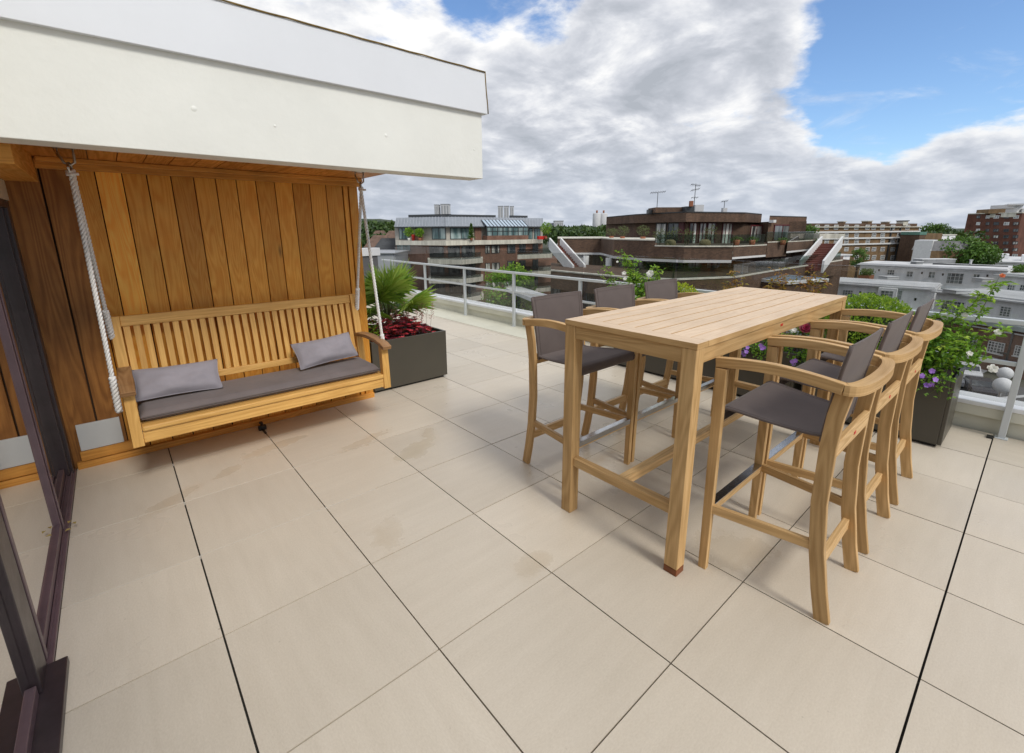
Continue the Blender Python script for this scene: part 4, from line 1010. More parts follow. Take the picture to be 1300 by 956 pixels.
# conservatory
cs=[H2.hit(612,290)[0],H2.hit(664,290)[0]]
m=MB(); H2.box(m,cs[0],cs[1],.02,1.7,zb+.01,zb+.75); cons=m.build('conservatory',M['brick1'],bt)
zc=zb+.76; zt=ze-.15; W=cs[1]-cs[0]
m=MB()
for k in range(9):
    c=cs[0]+W*k/8; H2.box(m,c-.07,c+.07,1.55,1.69,zc,zt)
H2.box(m,cs[0]-.05,cs[1]+.05,1.5,1.72,zt,zt+.18); H2.box(m,cs[0],cs[1],1.56,1.68,zc+.7,zc+.8)
for k in range(13):
    c=cs[0]+W*k/12; p=H2.P(c,1.7,zt+.15); q=H2.P(c,-.3,zt+1.35); m.bar(p,q,.10,.08)
m.build('conservatory_frame',M['dkfr'],cons)
m=MB(); H2.box(m,cs[0]+.05,cs[1]-.05,1.58,1.62,zc,zt); m.build('conservatory_glass',M['wint'],cons)
m=MB(); a=H2.P(cs[0],1.68,zt+.12); b=H2.P(cs[1],1.68,zt+.12); c=H2.P(cs[1],-.3,zt+1.3); d=H2.P(cs[0],-.3,zt+1.3); m.poly([a,b,c,d]); m.build('conservatory_roof',paint('sky_glass_roof',(.42,.52,.62),.12,.05,.5),cons)
for x0,x1 in ((667,676),(678,686)): pwin(bt,H2,x0,290,x1,304,M['dkfr'],M['wint'],nv=2,fw=.1,bar=.1,name='glazing')
# storeys with balconies
stor=[327.6,350.8,374.0,397]
zs=[zy(B_,y) for y in stor]
E0=gp(543,330,73); E1=gp(587,330,72); E2=gp(613,328,76)
wallF1=Fac(A_,B_); 
for i,zf in enumerate(zs):
    m=MB(); slab(m,[E0,E1,E2],5.5,zf-.75,zf); bal=m.build('balcony',M['band'],bt)
    m=MB(); Q1=Fac(E0,E1); Q1.box(m,.3,Q1.L-.2,-.25,-.2,zf+.02,zf+1.0); Q2=Fac(E1,E2); Q2.box(m,.2,Q2.L-.3,-.25,-.2,zf+.02,zf+1.0); m.build('balustrade_glass',glass('balcony_glass',(.55,.58,.58),1.0),bal)
    zt=zb-.8 if i==0 else zs[i-1]-.8
    # dark glazed recess behind each balcony
    for F,x0,x1 in ((F1,546,564),(F2,569,584),(F2,586,603)):
        s0,_=F.hit(x0,330); s1,_=F.hit(x1,330); window(bt,F,s0,s1,zf+.1,zt-.1,M['dkfr'],M['win'],nv=3,nh=1,fw=.12,bar=.09,name='glazing',o=.05)
    for x0,x1 in ((616,622),(624,634)):
        s0,_=F2.hit(x0,330); s1,_=F2.hit(x1,330); window(bt,F2,s0,s1,zf+.5,zf+1.9,M['dkfr'],M['winc'],nv=2,fw=.1,bar=.08,o=.03)
    for x0,x1 in ((644,654),(659,667),(676,683)):
        s0,_=F2.hit(x0,330); s1,_=F2.hit(x1,330); window(bt,F2,s0,s1,zf+.4,zf+2.1,M['dkfr'],M['win'],nv=3,fw=.1,bar=.08,o=.03)
    R0=gp(657,328,80); R1=gp(701,326,84)
    zz=zf+.25
    m=MB(); slab(m,[R0,R1],3,zz-.7,zz); bal=m.build('balcony',M['band'],bt)
    m=MB(); Q=Fac(R0,R1); Q.box(m,.1,Q.L-.1,-.2,-.15,zz+.02,zz+1.0); m.build('balustrade_glass',glass('balcony_glass',(.55,.58,.58),1.0),bal)
    s0,_=F1.hit(505,330); s1,_=F1.hit(522,330); window(bt,F1,s0,s1,zf+1.0,zf+2.2,M['dkfr'],M['wint'],nv=4,fw=.1,bar=.09,o=.03)
m=MB(); K=Fac(gp(689,304,87),gp(733,340,95)); K.box(m,0,K.L,-8,0,GZ,zs[0]-1.0); m.build('lower_wing',M['brick1'],bt)
m=MB(); K.box(m,-1,K.L,-8,1.2,zs[1]-.2,zs[1]+.6); m.build('balcony',M['band'],bt)
# pots on its roof terrace
def pot_tree(name,label,xy,z,h,rad,kind='pot',mat='f_tree',n=260,group=None,cone=False,leaf=.14,potm='pot'):
    t=thing(name,(xy[0],xy[1],z),label,'potted plant',group)
    B=Vector((xy[0],xy[1],z)); ps=min(.34,rad*.75)
    m=MB(); m.tube([B,B+Vector((0,0,ps*.5)),B+Vector((0,0,ps*1.3))],ps*.8,10,scales=[.75,.9,1.0]); m.build('pot',M[potm],t)
    s=MB(); s.tube([B+Vector((0,0,ps)),B+Vector((0,0,h*.6))],.03,5)
    for k in range(5): s.tube([B+Vector((0,0,h*.45)),B+Vector((rnd.uniform(-1,1)*rad*.6,rnd.uniform(-1,1)*rad*.6,h*rnd.uniform(.6,.9)))],.016,4)
    s.build('stem',M['bark'],t)
    lf=MB()
    for k in range(n):
        d=rv(); f=rnd.random()**.5
        if cone: zz=rnd.random(); p=B+Vector((d.x*rad*(1-zz)*f,d.y*rad*(1-zz)*f,ps+zz*(h-ps)))
        else: p=B+Vector((d.x*rad*f,d.y*rad*f,h*.68+d.z*h*.32*f))
        lf.leaf(p,d+Vector((0,0,.3)),rv(),leaf,leaf*.6)
    lf.build('crown',M[mat],t); return t
for (px,D,h,rd,lab,mat,pm) in ((519.5,78.5,2.1,.75,'bushy potted tree in a white pot on the left penthouse terrace','f_rose','pot'),
                        (533,77.5,2.0,.7,'bushy potted shrub above the brick planter wall of the left penthouse','f_rose','terra'),
                        (598.5,77.5,2.7,.55,'tall narrow potted conifer beside the left penthouse brick pier','f_tree','terra'),
                        (693,84,3.0,1.0,'large green potted shrub at the right end of the left penthouse terrace','f_rose','terra')):
    pot_tree('potted_shrub',lab,gp(px,305,D),zb,h,rd,n=420,leaf=.26,mat=mat,cone='conifer' in lab,potm=pm)
t=thing('red_planter',(*gp(524.5,300,78.0),zb),'tall bright red planter next to the white pot on the left penthouse terrace','planter')
m=MB(); x,y=gp(524.5,300,78.0); m.tube([(x,y,zb),(x,y,zb+.9),(x,y,zb+1.0)],.28,12,scales=[.8,1,1.05]); m.build('pot',M['red'],t)
t=thing('red_trough',(*gp(688,304,84.5),zb),'low red planter trough at the foot of the white stair, left penthouse','planter')
m=MB(); x,y=gp(688,304,84.0); m.box(x-1,x+1,y-.25,y+.25,zb,zb+.6); m.build('trough',M['red'],t,bevel=.03)

# ================= trees
def tree(name,label,xy,zg,zt,rad,n=2600,mat='f_tree',leaf=.4,zc=None,squash=.8,trunk=.3,clumps=26,group=None,cat='tree'):
    t=thing(name,(xy[0],xy[1],zg),label,cat,group); B=Vector((xy[0],xy[1],zg)); H=zt-zg
    tr=MB(); zc=zc or (zt-rad*squash); c=Vector((xy[0],xy[1],zc))
    tr.tube([B,B.lerp(c,.5)+Vector((.1,.05,0)),c],trunk,8,scales=[1.25,.9,.5])
    cl=[]
    for k in range(clumps):
        d=rv(); d.z=d.z*.9+.12; f=rnd.uniform(.45,.82); p=c+Vector((d.x*rad*f,d.y*rad*f,d.z*rad*squash*f)); cl.append((p,rad*rnd.uniform(.26,.42)))
        if k%2==0: tr.tube([B.lerp(c,.75),c.lerp(p,.5)+Vector((0,0,-.1*rad)),p],trunk*.35,5,scales=[1,.7,.3])
    tr.build('trunk',M['bark'],t)
    lf=MB()
    for k in range(n):
        p0,r0=cl[rnd.randrange(len(cl))]; d=rv(); f=1-.55*rnd.random()**1.6
        p=p0+Vector((d.x*r0*f,d.y*r0*f,d.z*r0*f*.8))
        out=(p-c).normalized()
        nn=(d*.7+out*.6+rv(.5)); dd=rv()+Vector((0,0,-.2))
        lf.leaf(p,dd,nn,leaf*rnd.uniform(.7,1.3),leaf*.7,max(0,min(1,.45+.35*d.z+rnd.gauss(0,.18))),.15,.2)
    lf.build('crown',M[mat],t); return t
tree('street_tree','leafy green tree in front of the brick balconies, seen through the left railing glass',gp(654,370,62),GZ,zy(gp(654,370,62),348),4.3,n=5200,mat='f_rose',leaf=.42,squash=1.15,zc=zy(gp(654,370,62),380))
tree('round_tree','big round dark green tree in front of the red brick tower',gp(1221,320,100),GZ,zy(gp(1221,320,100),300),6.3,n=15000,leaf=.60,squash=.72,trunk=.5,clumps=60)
for (px,D,top,rd,lab) in ((1022,70,281,2.2,'treetop rising behind the end of the dark brick penthouse'),
                          (1184,230,283,5.5,'left tree on the skyline behind the mansion block chimneys'),(1196,235,284,4.0,'right tree on the skyline behind the mansion block chimneys'),(1210,170,297,3.5,'low light green tree left of the red brick tower roof')):
    xy=gp(px,292,D); z1=zy(xy,top); tree('distant_tree',lab,xy,GZ,z1,rd,n=1600,leaf=rd*.13,squash=.7 if D>100 else 1.0,group='trees on the skyline')

# ================= right apartment block: dark brick, stepped, round-fronted
cpx=lambda L: [gp(x,300,d) for x,d in L]
rb=thing('brick_apartment_building',(*gp(870,300,44),GZ),'dark brick stepped apartment block with curved penthouse above the table','building')
zref=gp(869,290,50)
z_rt=zy(zref,268.4); z_rb=zy(zref,281.6)
roofL=cpx([(769,69),(805,58),(869,50),(943,53.5),(964,59)])
m=MB(); slab(m,roofL,10,z_rb,z_rt-.12); m.build('roof_band',M['brick2'],rb)
m=MB(); slab(m,front(roofL,.08),10.1,z_rt-.119,z_rt); m.build('roof_coping',M['droof'],rb)
wl=front(roofL,-1.6)
m=MB(); slab(m,wl,8,-1,z_rb-.01); m.build('penthouse_wall',M['brick2'],rb)
# chimney stacks and roof boxes on top
def fbox(px0,px1,D,y0,y1,mat,name,par,dp=2.0,bev=0):
    A=gp(px0,y1,D); Bq=gp(px1,y1,D); F=Fac(A,Bq); z0=zy(A,y1); z1=zy(A,y0); q=MB(); F.box(q,0,F.L,-dp,0,z0,z1); return q.build(name,mat,par,bevel=bev)
fbox(832,867,53,263.2,270,M['brick2'],'roof_block',rb,3)
fbox(870,881,52,262,269.5,M['dkfr'],'roof_block',rb,1.5)
fbox(882,893,53,260,269.5,M['ghost'],'vent_box',rb,1.2)
fbox(823,828,54,266,271,M['dkfr'],'vent_box',rb,.8)
fbox(876,880,51.5,255,262,M['terra'],'chimney_pot',rb,.4)
fbox(918,923,55,264,269.5,M['ghost'],'vent_box',rb,.6)
# television aerials
def aerial(lab,px,D,y0,y1,arms,w):
    xy=gp(px,y1,D); z0=zy(xy,y1); z1=zy(xy,y0); t=thing('television_aerial',(xy[0],xy[1],z0),lab,'aerial','aerials on the dark brick roof')
    m=MB(); m.tube([(xy[0],xy[1],z0),(xy[0],xy[1],z1)],.035,6); m.build('mast',M['dkfr'],t)
    d=(MT@Vector((1,0,0))); d=Vector((d.x,d.y,0)).normalized(); e=Vector((d.y,-d.x,0)); m=MB()
    for (zf,tilt,ln,ne) in arms:
        z=z0+(z1-z0)*zf; a=Vector((xy[0],xy[1],z))-d*ln*.5; b=Vector((xy[0],xy[1],z))+d*ln*.5+Vector((0,0,tilt)); m.tube([a,b],.025,5)
        for k in range(ne):
            p=a.lerp(b,(k+.5)/ne); m.tube([p-e*.3-Vector((0,0,.12)),p+e*.3+Vector((0,0,.12))],.016,4)
    m.build('boom',M['dkfr'],t)
aerial('T shaped aerial, leftmost on the dark brick roof',834,54,245,264,[(1.0,.15,1.8,9)],.3)
aerial('tallest aerial with several stacked booms on the dark brick roof',881,52,234,262,[(1.0,-.15,1.1,7),(.72,.2,1.0,6),(.4,.0,.8,3)],.3)
aerial('small low aerial, rightmost on the dark brick roof',919,55,256,266,[(1.0,.1,.8,5)],.3)
# second block on the right with its two doors
S2=cpx([(974,52),(1021,57)])
zt2=zy(S2[0],273.6)
m=MB(); slab(m,S2,9,-1.5,zt2-.1); m.build('penthouse_wall',brick('mid_brown_brick',(.17,.095,.06),(.12,.065,.04),(.12,.09,.07)),rb)
m=MB(); slab(m,front(S2,.06),9,zt2-.099,zt2); m.build('roof_coping',M['droof'],rb)
FS=Fac(*S2)
pwin(rb,FS,983,285,1004,306.5,M['redfr'],M['win'],nv=2,fw=.14,bar=.14,o=.03,name='glazing')
m=MB(); a,z=FS.hit(978,281); FS.box(m,a-.3,a+.3,.0,.5,z-.15,z+.15); m.build('wall_lamp',M['whfr'],rb)
# link wall with doors
LK=Fac(gp(958,300,60),gp(975,300,55))
m=MB(); LK.box(m,-2,LK.L,-4,0,-1.5,zy(gp(966,280,58),282)); m.build('link_wall',M['brick2'],rb)
pwin(rb,Fac(gp(950,300,52.2),gp(972,300,54.5)),953,285.5,968,308,M['redfr'],M['winc'],nv=2,fw=.14,bar=.12,o=.04,name='glazing')
# penthouse glazing
W1=[Fac(wl[k],wl[k+1]) for k in range(4)]
zfl=zy(zref,318)
def gw(F,x0,x1,fm,pm,nv=2,zlo=-.6,zhi=None,name='glazing',o=.04):
    s0,_=F.hit(x0,295); s1,_=F.hit(x1,295); window(rb,F,min(s0,s1),max(s0,s1),zlo,(zhi or z_rb-.05),fm,pm,nv=nv,fw=.12,bar=.1,name=name,o=o)
gw(W1[1],833,846,M['dkfr'],M['winc']); gw(W1[1],848,862,M['dkfr'],M['win'],2)
gw(W1[2],874,884,M['redfr'],M['winc'],2); gw(W1[2],887,896,M['redfr'],M['winc'],2); gw(W1[2],897,908,M['redfr'],M['winc'],2); gw(W1[2],916,929,M['redfr'],M['winc'],3)
for (x0,x1,F) in ((863,873,W1[1]),):
    s0,_=F.hit(x0,295); s1,_=F.hit(869,295); m=MB(); F.box(m,s0,s1,0,.25,-.6,z_rb-.02); m.build('red_pier',M['redfr'],rb)
m=MB(); s0,_=W1[2].hit(876,295); 
# balcony parapet bands
bp1=cpx([(708,52),(763,52),(780,45),(818,41),(832,40.3)]); zA=zy(bp1[3],304.0); zBt=zy(bp1[3],328.0)
bp2=cpx([(832,40.3),(870,38.5),(932,38)]); zC=zy(bp2[2],312.3)
m=MB(); slab(m,bp1,10,zBt,zA-.1); m.build('parapet_band',M['brick2'],rb)
m=MB(); slab(m,front(bp1,.08),10,zA-.099,zA); m.build('parapet_coping',M['band'],rb)
m=MB(); slab(m,bp2,12,zBt,zC-.08); m.build('parapet_band',M['brick2'],rb)
m=MB(); slab(m,front(bp2,.1),.5,zC-.079,zC+.02); m.build('parapet_coping',M['band'],rb)
m=MB(); slab(m,front(bp1+bp2[1:],.12),10,zBt-.22,zBt-.005); m.build('white_fascia',M['whfr'],rb)
bp3=cpx([(932.5,39.8),(975,43.5)]); bp4=cpx([(975.5,44.5),(1001,47)]); bp5=cpx([(1001,46.5),(1036,53)])
for b,yt,yb in ((bp3,312.3,326.5),(bp4,307,327),(bp5,306.5,319)):
    zt_=zy(b[0],yt); zb_=zy(b[0],yb)
    m=MB(); slab(m,b,11,zb_,zt_-.08); m.build('parapet_band',M['brick2'] if b is not bp4 else M['brick4'] if False else M['brick2'],rb)
    m=MB(); slab(m,front(b,.06),.5,zt_-.079,zt_); m.build('parapet_coping',M['band'],rb)
    if b is not bp4: m=MB(); slab(m,front(b,.1),10,zb_-.18,zb_-.005); m.build('white_fascia',M['whfr'],rb)
# glass balustrades on top
for b in (bp2,bp3,bp4,bp5):
    for k in range(len(b)-1):
        F=Fac(b[k],b[k+1]); z=zC if b is bp2 else zy(b[0],{id(bp3):312.3,id(bp4):307,id(bp5):306.5}[id(b)])
        m=MB(); F.box(m,.05,F.L-.05,-.25,-.22,z+.02,z+.95); m.build('balustrade_glass',glass('far_balustrade',(.62,.70,.68),1.2),rb)
# lower storey: recessed walls, windows, piers
low=cpx([(708,58),(763,58),(780,51),(818,46),(870,43.5),(938,43),(975,49),(1036,60)])
m=MB(); slab(m,low,6,GZ,zBt-.1); m.build('wall',M['brick2'],rb)
LF=[Fac(low[k],low[k+1]) for k in range(len(low)-1)]
zl0=zBt-3.2; zl1=zBt-.25
for F,x0,x1,fm,pm,nv in ((LF[0],726,741,M['dkfr'],M['win'],2),(LF[0],752,762,M['dkfr'],M['win'],2),(LF[1],765,779,M['dkfr'],M['win'],2),(LF[2],786,800,M['dkfr'],M['win'],2),(LF[2],803,817,M['dkfr'],M['winc'],2),(LF[3],821,845,M['dkfr'],M['win'],2),(LF[3],847,869,M['redfr'],M['win'],3),
    (LF[4],872,893,M['redfr'],M['winc'],2),(LF[4],896,911,M['redfr'],M['winc'],2),(LF[4],914,930,M['redfr'],M['win'],2),(LF[5],955,966,M['redfr'],M['winc'],2),(LF[5],966.5,974,M['redfr'],M['winc'],2),(LF[6],978,986,M['redfr'],M['winc'],2),(LF[6],989,1000,M['redfr'],M['winc'],2),(LF[6],1004,1020,M['dkfr'],M['win'],3)):
    s0,_=F.hit(x0,335); s1,_=F.hit(x1,335); window(rb,F,s0,s1,zl0,zl1 if F in LF[:5] else zl1-.4,fm,pm,nv=nv,fw=.12,bar=.1,name='glazing',o=.04)
for x,D in ((744,50.5),(773,46.5)):
    p=gp(x,330,D); m=MB(); m.tube([(p[0],p[1],zl0-.3),(p[0],p[1],zBt-.23)],.32,14); m.build('column',M['whfr'],rb)
# pale wall panel by the stair
fbox(726,745,53,323,341,M['ghost'],'pale_panel',rb,.4)
# lower terrace parapet
lp=cpx([(700,40),(742,37),(800,33.5),(860,32),(940,33.5),(990,39),(1075,52)])
zl=zy(lp[3],354.5)
m=MB(); slab(m,lp,11,zl-1.6,zl-.08); m.build('terrace_parapet',M['brick2'],rb)
m=MB(); slab(m,front(lp,.08),.6,zl-.079,zl+.02); m.build('parapet_coping',M['band'],rb)
m=MB(); slab(m,front(lp,-.6),10,zl-.5,zl-.45); m.build('terrace_deck',M['droof'],rb)
for k in range(2,6):
    F=Fac(lp[k],lp[k+1]); m=MB(); F.box(m,.05,F.L-.05,-.3,-.27,zl+.03,zl+.9); m.build('balustrade_glass',glass('far_balustrade',(.62,.70,.68),1.2),rb)
lower=cpx([(700,45),(800,38),(860,36),(940,37.5),(1075,58)])
m=MB(); slab(m,lower,6,GZ,zl-1.61); m.build('wall',M['brick2'],rb)
m=MB(); slab(m,front(cpx([(640,58),(700,44),(742,40)]),0),7,zl-4.2,zl-3.8); m.build('white_ledge',M['whfr'],rb)
for x0,x1 in ((745,755),(760,772),(700,712)):
    F=Fac(lower[0],lower[1]); s0,_=F.hit(x0,372); s1,_=F.hit(x1,372); window(rb,F,s0,s1,zl-4.0,zl-2.0,M['dkfr'],M['win'],nv=3,fw=.1,bar=.08,name='glazing',o=.04)
# sloping white stair enclosures
def stair(name_par,top,bot,D0,D1,wpx,hgt,mat,label):
    """two white sloping cheek walls with red brown steps between; top, bot = photo points of the near cheek's upper edge"""
    pt=gp(top[0],top[1],D0); pb=gp(bot[0],bot[1],D1); zt=zy(pt,top[1]); zb_=zy(pb,bot[1])
    A=Vector((pt[0],pt[1],zt)); B=Vector((pb[0],pb[1],zb_)); u=Vector((B.x-A.x,B.y-A.y,0)).normalized()
    n=Vector((u.y,-u.x,0)); c=Vector((CAM.x,CAM.y,0))-Vector((A.x,A.y,0))
    if n.dot(c)>0: n=-n       # n points away from the terrace
    root=MB()
    def cheek(mb,o):
        a=A+n*o; b=B+n*o; th=n*.18; dn=Vector((0,0,-hgt))
        mb.hexa([a+dn,b+dn,b+dn+th,a+dn+th,a,b,b+th,a+th])
    cheek(root,0); st=root.build('stair_cheek',mat,name_par); st['label']=label
    r2=MB(); cheek(r2,wpx); r2.build('stair_cheek',mat,name_par)
    r3=MB(); N=14
    for k in range(N):
        f0=k/N; f1=(k+1)/N; a=A.lerp(B,f0)+n*.19; b=A.lerp(B,f1)+n*.19; z=min(a.z,b.z)-hgt*.55
        w=n*(wpx-.2); q0=Vector((a.x,a.y,0)); q1=Vector((b.x,b.y,0)); z0=z-.35
        r3.hexa([(q0.x,q0.y,z0),(q1.x,q1.y,z0),(q1.x+w.x,q1.y+w.y,z0),(q0.x+w.x,q0.y+w.y,z0),(q0.x,q0.y,z),(q1.x,q1.y,z),(q1.x+w.x,q1.y+w.y,z),(q0.x+w.x,q0.y+w.y,z)])
    r3.build('steps',paint('red_brown_steps',(.17,.05,.035),.7,.15,2),name_par)
stair(rb,(697,302),(727,337),48,44,1.3,1.15,M['whfr'],'broad white sloping stair wall at the left end')
stair(rb,(1071,300),(1047,331),50,43.5,1.9,1.15,M['whfr'],'white sloping stair wall at the right end')
m=MB(); q=gp(1068,300,50.2); 
fbox(1040,1072,52,297,303,M['band'],'stair_landing',rb,3)
fbox(1036,1075,60,330,352,M['brick2'],'wall',rb,4)
# potted olives along its penthouse balcony
for i,(px,h,lab) in enumerate(((776,1.3,'grey green potted olive at the far left of the curved brick balcony'),(790,1.5,'second grey green potted olive from the left on the brick balcony'),(816,1.5,'sparse potted olive just left of the curved balcony windows'),
      (838,2.1,'leafy potted olive in front of the first tall penthouse window'),(856,2.2,'tall slim potted olive before the red penthouse frame'),(873,2.0,'broad potted olive beside the dark red pier'),(901,2.3,'tallest sparse potted olive in front of the curtained window'))):
    D={776:51,790:47.5,816:45}.get(px,41.5); xy=gp(px,305,D); zz=zA-.25 if px<832 else zC-.6
    pot_tree('potted_olive',lab,xy,zz,h,.62,n=220,leaf=.13,mat='f_olive',group='potted olives on the brick balcony',potm='terra')
for (px,lab) in ((851,'round tan wicker pot on the curved balcony, left one'),(895,'round tan wicker pot on the curved balcony, right one')):
    x,y=gp(px,308,40.2); t=thing('wicker_pot',(x,y,zC-.3),lab,'pot'); m=MB(); m.tube([(x,y,zC-.3),(x,y,zC+.05),(x,y,zC+.35),(x,y,zC+.5)],.5,12,scales=[.5,1,.9,.5]); m.build('pot',paint('wicker',(.34,.24,.12),.8,.2,10),t)
for k,(px,D,lab) in enumerate(((935,40.6,'low green shrub behind the balcony glass left of the brick step'),(955,42.3,'low green shrub behind the balcony glass under the red doors'),(994,45.8,'low green shrub behind the balcony glass of the right brick block'))):
    xy=gp(px,308,D); pot_tree('balcony_shrub',lab,xy,zy(xy,311),.7,.5,n=150,leaf=.12,mat='f_tree',potm='terra')
# small roof with blue pool-like covering beside the table corner
t=thing('low_roof',(*gp(1018,362,34),zl-2.2),'low roof with pale blue grey sheeting right of the brick terrace','roof')
F=Fac(gp(998,357,36),gp(1048,357,38)); zq=zy(gp(1018,362,36),357)
m=MB(); F.box(m,0,F.L,-5,0,GZ,zq-.25); m.build('wall',M['brick2'],t)
m=MB(); F.box(m,-.1,F.L+.1,-5,.2,zq-.24,zq); m.build('roof_edge',M['whfr'],t)
m=MB(); F.box(m,.2,F.L-.2,-4.8,-.1,zq+.01,zq+.05); m.build('sheeting',paint('blue_grey_sheet',(.22,.30,.38),.25,.35,.8),t)

# ================= mansion block
mb_=thing('mansion_block',(*gp(1110,310,112),GZ),'long brown brick mansion block with white string courses and chimneys','building')
MA=gp(1030,310,104); MBp=gp(1163,310,118); F=Fac(MA,MBp); zt=zy(MA,283.5)
m=MB(); F.box(m,0,F.L,-14,0,GZ,zt-.9); m.build('wall',M['brick4'],mb_)
m=MB(); F.box(m,-.2,F.L,-14,-.6,zt-.89,zt); m.build('attic',M['brick2'],mb_)
for y in (294.5,303,311):
    z=zy(MA,y); m=MB(); F.box(m,-.2,F.L+.1,-.1,.35,z-.22,z+.12); m.build('string_course',M['whfr'],mb_)
m=MB(); F.box(m,-.3,F.L+.2,-.1,.5,zt-.92,zt-.72); m.build('cornice',M['band'],mb_)
k=0
for row,(y0,y1) in enumerate(((285.5,291.5),(296,301.5),(304,310),(314,319),(324,329.5),(334,339))):
    for x in (1035,1047,1059,1072,1085,1099,1107,1118,1131,1139,1150):
        if rnd.random()<.12: continue
        s0,z1=F.hit(x,y0); s1,_=F.hit(x+5.2,y0); z0=F.hit(x,y1)[1]; window(mb_,F,s0,s1,z0,z1,M['whfr'],M['win'],nv=3,nh=2,fw=.11,bar=.08,o=.03)
for x in (1122,1133): 
    a,b=F.hit(x,340)[0],F.hit(x+5,340)[0]
    m=MB(); F.box(m,a-.1,a+.15,.05,.3,GZ,zt-1); m.build('drainpipe',M['dkfr'],mb_)
for (x0,x1,y) in ((1147,1153,280.8),(1071,1073.5,281.8),(1102,1107,281.2),(1127,1129.5,282.2)):
    A=gp(x0,283,115); Bq=gp(x1,283,115); G=Fac(A,Bq); m=MB(); G.box(m,0,G.L,-2.2,0,zt-.5,zy(A,y)); ck=m.build('chimney',M['brick4'] if x0!=1147 else M['band'],mb_)
    m=MB(); G.box(m,-.15,G.L+.15,-2.3,.15,zy(A,y)+.001,zy(A,y)+.2); m.build('chimney_cap',M['dkfr'] if x0==1147 else M['band'],ck)
# gabled wing with bays, to the right of it
gw_=thing('gabled_house',(*gp(1178,310,105),GZ),'narrow gabled brick house with white bay windows beside the mansion block','building')
GA=gp(1160,310,104); GB=gp(1184,310,98); F=Fac(GA,GB); zt=zy(GA,317)
m=MB(); F.box(m,0,F.L,-7,0,GZ,zt); m.build('wall',M['brick4'],gw_)
m=MB(); n=3
for k in range(n):
    a=F.L*(k/n)+.05; b=F.L*((k+1)/n)-.05; c=(a+b)/2
    p=[F.P(a,.05,zt),F.P(b,.05,zt),F.P(c,.05,zt+2.0)]; q=[F.P(a,-7,zt),F.P(b,-7,zt),F.P(c,-7,zt+2.0)]
    m.poly([p[0],p[2],q[2],q[0]]); m.poly([p[1],q[1],q[2],p[2]])
m.build('gable_roof',paint('slate',(.13,.135,.15),.6,.2,.5),gw_)
for k in range(3):
    a=F.L*(k/n)+.05; b=F.L*((k+1)/n)-.05; c=(a+b)/2
    m=MB(); m.poly([F.P(a,0,zt),F.P(b,0,zt),F.P(c,0,zt+2.0)]); m.bar(F.P(a,.1,zt),F.P(c,.1,zt+2.05),.12,.2); m.bar(F.P(c,.1,zt+2.05),F.P(b,.1,zt),.12,.2); m.build('gable',M['whfr'],gw_)
    for z in (zt-1.9,zt-4.6,zt-7.4): window(gw_,F,a+.45,b-.45,z,z+1.6,M['whfr'],M['win'],nv=2,nh=2,fw=.2,bar=.14,o=.05)
K0=Fac(gp(1173,310,110),gp(1194,310,112)); zk=zy(gp(1173,296,110),296.5)
m=MB(); K0.box(m,0,K0.L,-8,0,GZ,zk); m.build('rear_wing',M['brick4'],gw_)
m=MB(); K0.box(m,-2.2,-.05,-4,0,GZ,zk-.3); m.build('wall',M['brick2'],gw_); m=MB(); K0.box(m,-2.4,.1,-4,.1,zk-.29,zk+.4); m.build('copper_roof',M['copper'],gw_)
G=Fac(GB,gp(1190,310,103)); zg=zt+2.2
m=MB(); G.box(m,0,G.L,-3,0,GZ,zg); m.build('side_wall',M['whfr'],gw_)
for z in (zg-1.9,zg-4.4,zg-6.9,zg-9.4): window(gw_,G,G.L*.2,G.L*.8,z,z+1.6,M['whfr'],M['win'],nv=2,nh=2,fw=.16,bar=.12,o=.05)
t=thing('white_extension',(*gp(1207,305,125),GZ),'blank white rendered block between the gabled house and the round tree','building')
F=Fac(gp(1195,305,122),gp(1212,305,126)); m=MB(); F.box(m,0,F.L,-6,0,GZ,zy(gp(1195,305,122),299)); m.build('wall',M['wwall'],t); m=MB(); F.box(m,-.2,F.L+.2,-6,.2,zy(gp(1195,305,122),299)+.001,zy(gp(1195,305,122),299)+.25); m.build('coping',M['band'],t)
# courtyard clutter in front of the mansion block: dark shrub mass and white garden walls
tree('courtyard_tree','dark evergreen in the courtyard below the mansion block',gp(1090,330,92),GZ,zy(gp(1090,330,92),314),2.0,n=900,leaf=.3,squash=1.2)
t=thing('garden_building',(*gp(1070,335,88),GZ),'small white rendered outbuilding below the mansion block','building')
F=Fac(gp(1052,332,86),gp(1078,332,88)); z1=zy(gp(1052,332,86),325)
m=MB(); F.box(m,0,F.L,-4,0,GZ,z1); m.build('wall',M['wwall'],t); m=MB(); F.box(m,-.2,F.L+.2,-4,.3,z1+.001,z1+.2); m.build('roof',M['wroof'],t)
window(t,F,1.0,2.0,z1-1.6,z1-.4,M['whfr'],M['win'],nv=2,nh=2,o=.03); window(t,F,2.6,3.4,z1-1.6,z1-.4,M['whfr'],M['win'],nv=2,nh=2,o=.03)

